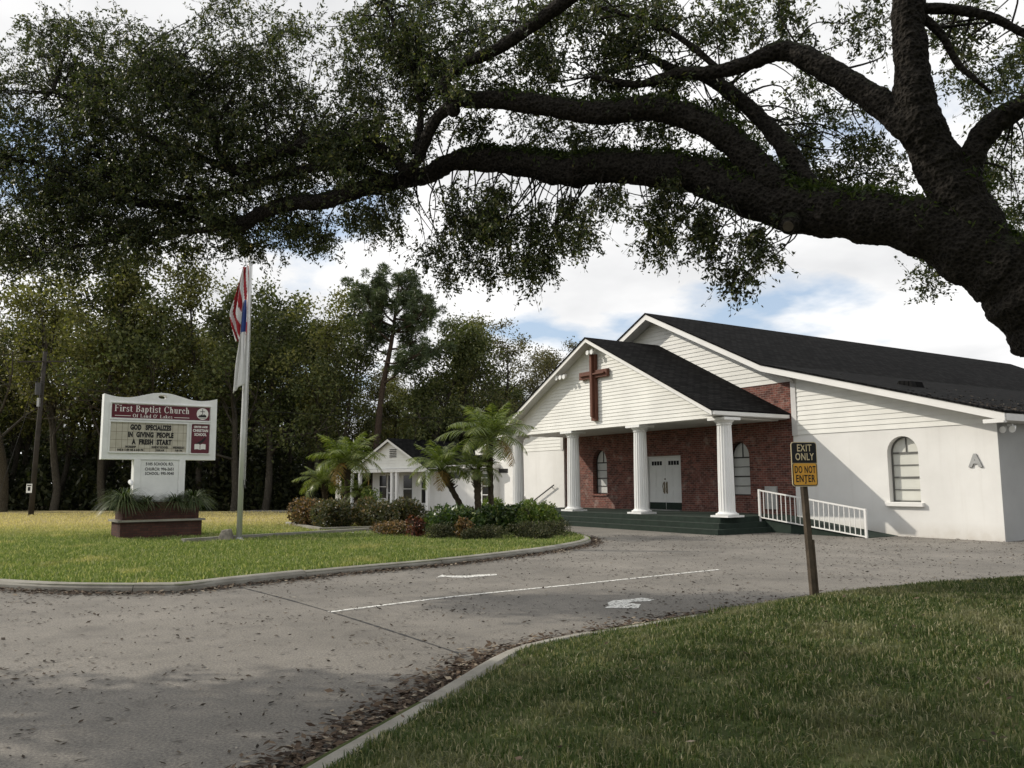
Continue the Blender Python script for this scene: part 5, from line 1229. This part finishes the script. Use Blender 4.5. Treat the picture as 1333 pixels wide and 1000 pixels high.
# sawn limb stub and knots
def knot(x, y, Y, r, seed, m):
    r_ = np.random.default_rng(seed); c_ = at(x, y, Y) - OB; rr_ = r * Y / FPX; mb_ = MB(); rings = []
    for t_ in np.linspace(.15, pi - .15, 9): rings.append([(c_.x + rr_ * sin(t_) * cos(a) * r_.uniform(.9, 1.1), c_.y + rr_ * sin(t_) * sin(a) * r_.uniform(.9, 1.1), c_.z - rr_ * cos(t_)) for a in [2 * pi * i / 12 for i in range(12)]])
    mb_.loft(rings).build('knot', m, OAK, True)
s0, s1 = at(1036, 282, 9.85) - OB, at(1026, 295, 9.50) - OB
mb = MB(); mb.tube([s0, s0.lerp(s1, .6), s0.lerp(s1, .92), s1], [.17, .125, .11, .07], 14); mb.build('sawn_stub', M['oak_bark'], OAK)
mb = MB(); d_ = (s1 - s0).normalized(); mb.tube([s1 - d_ * .02, s1 + d_ * .006], [.075, .06], 14); mb.build('cut_face', M['cut_wood'], OAK)
knot(590, 143, 10.85, 10, 2, M['oak_bark']); knot(752, 216, 10.82, 14, 3, M['oak_bark'])

ALLQ = np.concatenate([q for q, r in SK]); ALLR = np.concatenate([r for q, r in SK])
leafC, leafA = [], []; TW = NB()
def spray(c, n, rad, hang):
    """a twiggy spray of small leaves around c"""
    k = max(2, n // 14); 
    D = rng.normal(size=(k, 3)); D[:, 2] -= hang; D = unit(D); st_ = c + rng.normal(0, rad * .3, (k, 3)); ln = rad * rng.uniform(.8, 1.7, k)
    for i in range(k):
        t_ = rng.uniform(.1, 1, 14)[:, None]; sag = np.zeros((14, 3)); sag[:, 2] = -hang * .25 * (t_[:, 0] ** 2) * ln[i]
        leafC.append(st_[i] + D[i] * t_ * ln[i] + sag + rng.normal(0, .022, (14, 3))); leafA.append(np.repeat(D[i][None] * .9, 14, 0))
    return st_, D, ln
def foliage(cx_, cy_, rx, ry, Y, dY, ncl, per=70, rad=.24, hang=.35, twigs=True, anchor_max=6.0):
    skirt = cy_ > 240 and 440 < cx_ < 1020; ncl = int(ncl * (1.05 if skirt else 1.95 if cx_ < 560 and cy_ < 330 else 1.2)); hang = .9 if skirt else hang; Y = Y + (.0 if skirt else .55)
    a = rng.uniform(0, 2 * pi, ncl); q = np.sqrt(rng.uniform(0, 1, ncl))
    # clumps within the clump, so gaps open between them
    K = max(4, ncl // (6 if skirt else 5)); sg = .11 if skirt else .17; kc = np.column_stack([cx_ + rx * np.sqrt(rng.uniform(0, 1, K)) * np.cos(b := rng.uniform(0, 2 * pi, K)), cy_ + ry * np.sqrt(rng.uniform(0, 1, K)) * np.sin(b), Y + rng.uniform(-dY, dY, K)])
    w_ = rng.integers(0, K, ncl); X = kc[w_, 0] + rng.normal(0, rx * sg, ncl); Yp = kc[w_, 1] + rng.normal(0, ry * .20, ncl) + .0; Z = kc[w_, 2] + rng.normal(0, dY * .3 + .1, ncl)
    C = np.array([tuple(at(x, y, z) - OB) for x, y, z in zip(X, Yp, Z)])
    # branchlet from the nearest limb to each clump heart, twigs out to the sprays
    for j in range(K):
        h = np.array(tuple(at(*kc[j]) - OB)); d = np.linalg.norm(ALLQ - h, axis=1) + ALLR * 0; i = int(np.clip(d.argmin() + rng.integers(-7, 8), 0, len(ALLQ) - 1)); i = i if d[i] < d.min() + 1.0 else d.argmin()
        if twigs and d[i] < anchor_max:
            s = ALLQ[i]; m1 = s + (h - s) * .45 + rng.normal(0, .16, 3) + np.array([0, 0, .04 * d[i]]); P, R = spline([s, m1, h], [min(.022, .008 + .006 * d[i]), .009, .004], 5); V, F, _ = tube_arrays(P, R, 5); TW.add(V, F)
        mem = C[w_ == j]
        for c_ in mem:
            if twigs: 
                mid = (h + c_) / 2 + rng.normal(0, .05, 3) + np.array([0, 0, .05]); V, F, _ = tube_arrays([h, mid, c_], [.006, .0045, .0025], 4); TW.add(V, F)
    for c_ in C:
        st_, D, ln = spray(c_, per, rad, hang)
        if twigs:
            for i in range(len(st_)):
                e_ = st_[i] + D[i] * ln[i]; V, F, _ = tube_arrays([st_[i], (st_[i] + e_) / 2, e_ + np.array([0, 0, -.2 * hang * ln[i]])], [.0032, .0025, .0014], 3); TW.add(V, F)
for f_ in [
    # upper left mass
    (60, 150, 120, 110, 13.4, 1.1, 190), (60, 270, 120, 80, 13.2, .9, 130), (180, 170, 130, 95, 13.2, 1.2, 190), (170, 270, 130, 60, 13.0, .9, 110), (300, 130, 120, 70, 12.9, 1.0, 110), (300, 200, 140, 70, 12.8, 1.0, 120),
    (270, 300, 120, 34, 12.9, .7, 60), (380, 215, 110, 55, 12.5, .8, 80), (430, 140, 100, 60, 12.3, .9, 80), (480, 200, 80, 50, 12.0, .8, 55), (520, 110, 80, 75, 11.7, .9, 85), (120, 70, 130, 45, 13.6, 1.0, 60), (280, 50, 110, 50, 13.0, 1.0, 34), (430, 40, 90, 50, 12.0, .8, 34), (560, 50, 70, 60, 11.3, .7, 60),
    (30, 330, 60, 30, 13.2, .6, 26), (330, 310, 60, 26, 12.9, .5, 26), (420, 290, 50, 28, 12.4, .5, 20), (100, 335, 60, 20, 13.2, .6, 20),
    # hanging skirts below the limb
    (520, 275, 42, 30, 12.0, .5, 30), (600, 290, 42, 45, 11.6, .5, 44), (680, 310, 45, 48, 11.2, .5, 44), (745, 290, 30, 45, 11.0, .4, 28), (560, 320, 28, 22, 11.8, .4, 12), (655, 270, 60, 25, 11.3, .5, 30), (700, 350, 24, 20, 11.1, .3, 10),
    (470, 285, 40, 24, 12.2, .5, 20), (640, 300, 30, 50, 11.4, .4, 24), (800, 262, 40, 20, 10.8, .4, 16), (730, 330, 24, 34, 11.0, .3, 14), (590, 330, 30, 26, 11.7, .4, 16), (865, 290, 28, 45, 10.5, .4, 24), (940, 300, 45, 38, 10.2, .4, 38), (960, 340, 24, 24, 10.1, .3, 14), (1000, 320, 26, 22, 9.9, .3, 12), (890, 255, 40, 22, 10.4, .4, 20),
    # over the middle
    (660, 85, 80, 50, 10.9, .8, 66), (760, 60, 80, 55, 10.5, .8, 70), (700, 170, 90, 30, 11.2, .6, 46), (830, 90, 70, 45, 10.5, .7, 54), (840, 180, 80, 30, 10.8, .6, 34), (900, 30, 80, 35, 10.2, .8, 40), (960, 150, 60, 40, 10.8, .7, 36), (1000, 30, 70, 30, 9.8, .6, 26), (1060, 130, 60, 50, 10.3, .8, 34), (1090, 200, 60, 45, 10.2, .7, 34), (620, 20, 90, 30, 10.8, .8, 44), (780, 10, 90, 25, 10.2, .8, 40), (1110, 240, 50, 25, 10.0, .5, 16),
    # right side, thin
    (1130, 40, 40, 40, 9.4, .6, 14), (1270, 60, 70, 55, 9.2, .7, 26), (1300, 130, 50, 50, 9.3, .7, 22), (1310, 240, 40, 60, 10.5, .8, 30), (1250, 330, 50, 26, 11.5, .8, 18), (1215, 365, 30, 16, 11.8, .5, 8), (1150, 190, 40, 60, 9.9, .5, 14), (1320, 310, 30, 40, 11, .6, 18), (1240, 20, 60, 30, 9.0, .5, 12)]:
    foliage(*f_)
C = np.concatenate(leafC); A = np.concatenate(leafA)
V, F = leaves(C, .064, .026, .25, .2, A); o = link('foliage', np_mesh('foliage', V, F), M['oak_leaf'], OAK); print('oak leaves', len(C))
# unseen sprays left of the view are added to shade the near road
# the part of the crown above and behind the viewer, which shades the lawn
leafC, leafA = [], []
n = 900; a = rng.uniform(0, 2 * pi, n); q = np.sqrt(rng.uniform(0, 1, n))
cc = np.column_stack([3.2 + 8.2 * q * np.cos(a), 5.2 + 7.0 * q * np.sin(a), rng.uniform(5.0, 8.6, n) - 1.6 * q ** 2])
for c_ in cc:
    rel = Vector(c_) - EYEP; zc = rel.dot(CF)
    if zc > .3 and abs(rel.dot(CR) / zc) < .80 and rel.dot(CU) / zc < .78: continue
    spray(np.array(tuple(Vector(c_) - OB)), 112, .42, .2)
n = 260; cc = np.column_stack([rng.uniform(-14.5, -8.0, n), rng.uniform(5.6, 9.6, n), rng.uniform(5.4, 8.6, n)])  # extra out-of-view sprays, placed so their shadow falls on the road
for c_ in cc:
    rel = Vector(c_) - EYEP; zc = rel.dot(CF)
    if zc > .3 and abs(rel.dot(CR) / zc) < .74 and rel.dot(CU) / zc < .78: continue
    spray(np.array(tuple(Vector(c_) - OB)), 112, .42, .2)
C = np.concatenate(leafC); A = np.concatenate(leafA); V, F = leaves(C, .13, .06, .1, .6, A); link('foliage', np_mesh('foliage', V, F), M['oak_leaf'], OAK)
TW.build('twig', M['oak_bark'], OAK)
# fern and moss growing along the tops of the big limbs
fc = []
for (Q, RR), lo, hi, dens in ((SK[1], .06, .46, 1900), (SK[2], .1, .8, 420), (SK[4], .0, .25, 160)):
    i = (rng.uniform(lo, hi, dens) * (len(Q) - 1)).astype(int); a = rng.normal(0, .55, dens)
    T = np.gradient(Q, axis=0); T = unit(T); S = unit(np.cross(T, [0, 0, 1.])); U_ = np.cross(S, T)
    fc.append(Q[i] + S[i] * (np.sin(a) * RR[i])[:, None] + U_[i] * (np.cos(a) * RR[i])[:, None] + rng.normal(0, .02, (dens, 3)))
fc = np.concatenate(fc); fc = np.repeat(fc, 4, 0) + rng.normal(0, .03, (len(fc) * 4, 3)); V, F = leaves(fc, .095, .026, -.6, .2)
link('fern', np_mesh('fern', V, F), M['fern'], OAK)

# ------------------------------------------------------------------ the woods
def tree_meshes(seed, H, spread, nb_, leaf_n, lsz, first=.35, up=.9, gnarl=.12, rad0=.2, clr=.75, twig=1.0):
    r_ = np.random.default_rng(seed); nb = NB(); LC = []
    k = 9; P = [np.array([0, 0, -.2])]; d = np.array([r_.normal(0, .06), r_.normal(0, .06), 1.0])
    for i in range(k): d = unit(d + np.array([*r_.normal(0, gnarl, 2), .15])); P.append(P[-1] + d * H * .86 / k)
    R = np.linspace(rad0, .03, k + 1); Q, RR = spline(P, R, 3); V, F, _ = tube_arrays(Q, RR, 8, .05); nb.add(V, F)
    def branch(s, d, L, r, depth):
        p = s.copy(); pts = [p.copy()]; 
        for j in range(4): d = unit(d + r_.normal(0, .22, 3) + np.array([0, 0, .08])); p = p + d * L / 4; pts.append(p.copy())
        V, F, _ = tube_arrays(pts, np.linspace(r, r * .3, 5), 5); nb.add(V, F)
        if depth > 0:
            for q in range(3 if depth > 1 else 4):
                t_ = r_.uniform(.35, 1.0); b = pts[min(4, int(t_ * 4))]; branch(b, unit(d * .8 + r_.normal(0, .65, 3)), L * r_.uniform(.4, .62), r * .45, depth - 1)
        else:
            for q in range(2):
                c_ = pts[-1 - q] ; n_ = int(leaf_n * r_.uniform(.3, 1.4)); LC.append(c_ + r_.normal(0, clr * .38, (n_, 3)) * np.array([1, 1, .75]))
    for q in range(nb_):
        t_ = first + (1 - first) * (q + r_.uniform(0, .8)) / nb_; i = min(len(Q) - 1, int(t_ * (len(Q) - 1))); a = q * 2.4 + r_.uniform(-.4, .4)
        L = spread * (1.15 - .75 * max(0, (t_ - first) / (1 - first))) * r_.uniform(.75, 1.15); el = up * r_.uniform(.55, 1.2)
        branch(Q[i], np.array([cos(a) * cos(el), sin(a) * cos(el), sin(el)]), L, RR[i] * .5, 2)
    C = np.concatenate(LC); V, F = leaves(C, lsz, lsz * .55, .1, .3)
    tr_ = np_mesh('trunk', np.concatenate(nb.V), np.concatenate(nb.F)); tr_.polygons.foreach_set('use_smooth', np.ones(len(tr_.polygons), bool))
    return tr_, np_mesh('crown', V, F)
KIND = {}
for key, sd_, H, spd, nbn, ln_, ls, first, mat_, kw in (
        ('olive', 1, 15.0, 4.6, 12, 36, .20, .26, 'wood_leaf_b', {'up': 1.2, 'clr': 1.0}), ('olive2', 2, 14.0, 4.4, 12, 30, .20, .24, 'wood_leaf_b', {'up': 1.2, 'clr': 1.0}),
        ('green', 3, 14.0, 4.4, 12, 32, .20, .24, 'wood_leaf_a', {'up': 1.2, 'clr': 1.0}), ('green2', 4, 13.0, 4.2, 12, 36, .20, .26, 'wood_leaf_a', {'up': 1.1, 'clr': 1.0}), ('green3', 5, 12.0, 3.0, 12, 26, .19, .25, 'wood_leaf_a', {}),
        ('dull', 6, 13.5, 3.8, 12, 20, .17, .28, 'wood_leaf_c', {}), ('bare', 7, 13.0, 3.3, 13, 5, .15, .30, 'wood_leaf_c', {'clr': .6}), ('bare2', 8, 12.5, 3.0, 13, 7, .15, .30, 'wood_leaf_c', {'clr': .6})):
    a, b = tree_meshes(sd_, H, spd, nbn, ln_, ls, first, **kw); a.materials.append(M['wood_bark']); b.materials.append(M[mat_]); KIND[key] = (a, b, H)
def put_tree(key, x, y, H, rz, label, group=None, name='forest_tree', wide=1.0):
    a, b, h = KIND[key]; s = H / h; E_ = empty(name, (x, y, 0), rz, label, 'tree', group)
    for nm, me in (('trunk', a), ('crown', b)):
        o = bpy.data.objects.new(nm, me); COL.objects.link(o); o.parent = E_; o.scale = (s * wide, s * wide, s)
    return E_
def ht(px_, py, Y): return at(px_, py, Y).z
front = [  # x in photo, top y, metres, kind, label
    (-60, 330, 50, 'bare', 'sparse grey twigged tree at the far left edge of the woods'), (5, 345, 50, 'bare2', 'thin bare tree behind the utility pole at the left'), (70, 345, 51, 'olive2', 'olive yellow tree right of the utility pole'),
    (135, 338, 51, 'olive', 'tall golden olive tree rising over the white sign'), (195, 350, 50, 'green2', 'dark green tree behind the right end of the sign'), (255, 352, 52, 'olive', 'bushy olive tree just left of the flagpole'),
    (305, 385, 50, 'green3', 'dark tree standing directly behind the flagpole'), (345, 372, 51, 'green2', 'green tree just right of the flagpole'), (400, 385, 52, 'olive2', 'rounded olive tree between flagpole and tall pine'), (440, 440, 50, 'green', 'lower dark tree left of the tall pine'),
    (560, 425, 52, 'green2', 'dense dark tree just right of the tall pine'), (620, 428, 53, 'green', 'tree with fanned stems left of the church gable'), (590, 422, 55, 'olive2', 'olive tree rising right of the dense dark tree'), (650, 440, 57, 'dull', 'thin crowned tree left of the pale sparse tree'), (676, 450, 60, 'dull', 'pale sparse tree closest to the church gable'), (705, 462, 64, 'bare', 'pale twiggy tree peeping over the church gable slope'), (745, 452, 72, 'dull', 'far sparse tree behind the peak of the porch gable')]
for i, (px_, py, Y, key, lab) in enumerate(front):
    p = at(px_, 640, Y); put_tree(key, p.x, Y, ht(px_, py, Y) * 1.14, 1.7 * i, lab)
for i in range(26):
    px_ = -160 + 33 * i + random.uniform(-10, 10); Y = random.uniform(55, 60); p = at(px_, 640, Y); py = (372 if px_ < 420 else 450 + (px_ - 420) * .08) + random.uniform(0, 40)
    if px_ > 690: continue
    put_tree(random.choice(['green', 'green2', 'green3', 'olive2', 'dull']), p.x, Y, ht(px_, py, Y), random.uniform(0, 6), 'dim forest tree in the crowded middle of the woods', 'trees in the middle of the woods')
for i in range(24):
    px_ = -200 + 40 * i + random.uniform(-10, 10); Y = random.uniform(64, 74); p = at(px_, 640, Y); py = (392 if px_ < 420 else 462) + random.uniform(0, 40)
    put_tree(random.choice(['green', 'green2', 'olive', 'dull', 'bare2']), p.x, Y, ht(px_, py, Y), random.uniform(0, 6), 'far forest tree at the back of the woods', 'trees at the back of the woods', wide=1.15)
# the pine
r_ = np.random.default_rng(3); pp = lambda x, y: np.array(tuple(at(x, y, 49.0)))
base = np.array([*pp(487, 640)[:2], 0]); PE_ = empty('pine_tree', tuple(base), 0, 'tall leaning pine with tufted needle crown above the woods', 'tree')
tp = [base * 0 + np.array([0, 0, -.2]), pp(490, 590) - base, pp(496, 520) - base, pp(505, 470) - base, pp(512, 430) - base, pp(516, 392) - base, pp(520, 366) - base]
nb = NB(); Q, RR = spline(tp, [.23, .21, .18, .15, .11, .07, .03], 5); V, F, _ = tube_arrays(Q, RR, 8, .05); nb.add(V, F)
br = []; LC = []; LA = []
for (bx, by, ex_, ey) in ((500, 470, 552, 467), (510, 446, 468, 405), (512, 432, 560, 408), (512, 425, 478, 388), (514, 412, 545, 380), (515, 400, 490, 368), (516, 392, 535, 366), (518, 380, 522, 362), (505, 462, 470, 440), (508, 455, 545, 440), (511, 440, 480, 425), (512, 432, 535, 425), (516, 395, 465, 378), (514, 415, 570, 420), (498, 500, 540, 470), (500, 480, 575, 445), (512, 428, 455, 400), (513, 420, 500, 385), (518, 385, 550, 392)):
    s = pp(bx, by) - base; e_ = pp(ex_, ey) - base + np.array([0, r_.uniform(-2.2, 2.2), 0]); m1 = (s + e_) / 2 + np.array([0, 0, -.25]) + r_.normal(0, .15, 3)
    P, R = spline([s, m1, e_], [.08, .05, .02], 5); V, F, _ = tube_arrays(P, R, 5); nb.add(V, F)
    for q in range(15):
        t_ = r_.uniform(.40, 1.05); c_ = s + (e_ - s) * t_ + r_.normal(0, .42, 3); V, F, _ = tube_arrays([P[int(min(t_, 1) * (len(P) - 1))], c_], [.02, .01], 4); nb.add(V, F)
        n_ = 95; D = unit(r_.normal(size=(n_, 3)) + np.array([0, 0, .5])); LC.append(c_ + D * .26); LA.append(D * 2.2)
nb.build('trunk', M['pine_bark'], PE_, True)
V, F = leaves(np.concatenate(LC), .36, .045, 0, 0, np.concatenate(LA)); link('crown', np_mesh('crown', V, F), M['pine_leaf'], PE_)
# thicket under and behind the trees
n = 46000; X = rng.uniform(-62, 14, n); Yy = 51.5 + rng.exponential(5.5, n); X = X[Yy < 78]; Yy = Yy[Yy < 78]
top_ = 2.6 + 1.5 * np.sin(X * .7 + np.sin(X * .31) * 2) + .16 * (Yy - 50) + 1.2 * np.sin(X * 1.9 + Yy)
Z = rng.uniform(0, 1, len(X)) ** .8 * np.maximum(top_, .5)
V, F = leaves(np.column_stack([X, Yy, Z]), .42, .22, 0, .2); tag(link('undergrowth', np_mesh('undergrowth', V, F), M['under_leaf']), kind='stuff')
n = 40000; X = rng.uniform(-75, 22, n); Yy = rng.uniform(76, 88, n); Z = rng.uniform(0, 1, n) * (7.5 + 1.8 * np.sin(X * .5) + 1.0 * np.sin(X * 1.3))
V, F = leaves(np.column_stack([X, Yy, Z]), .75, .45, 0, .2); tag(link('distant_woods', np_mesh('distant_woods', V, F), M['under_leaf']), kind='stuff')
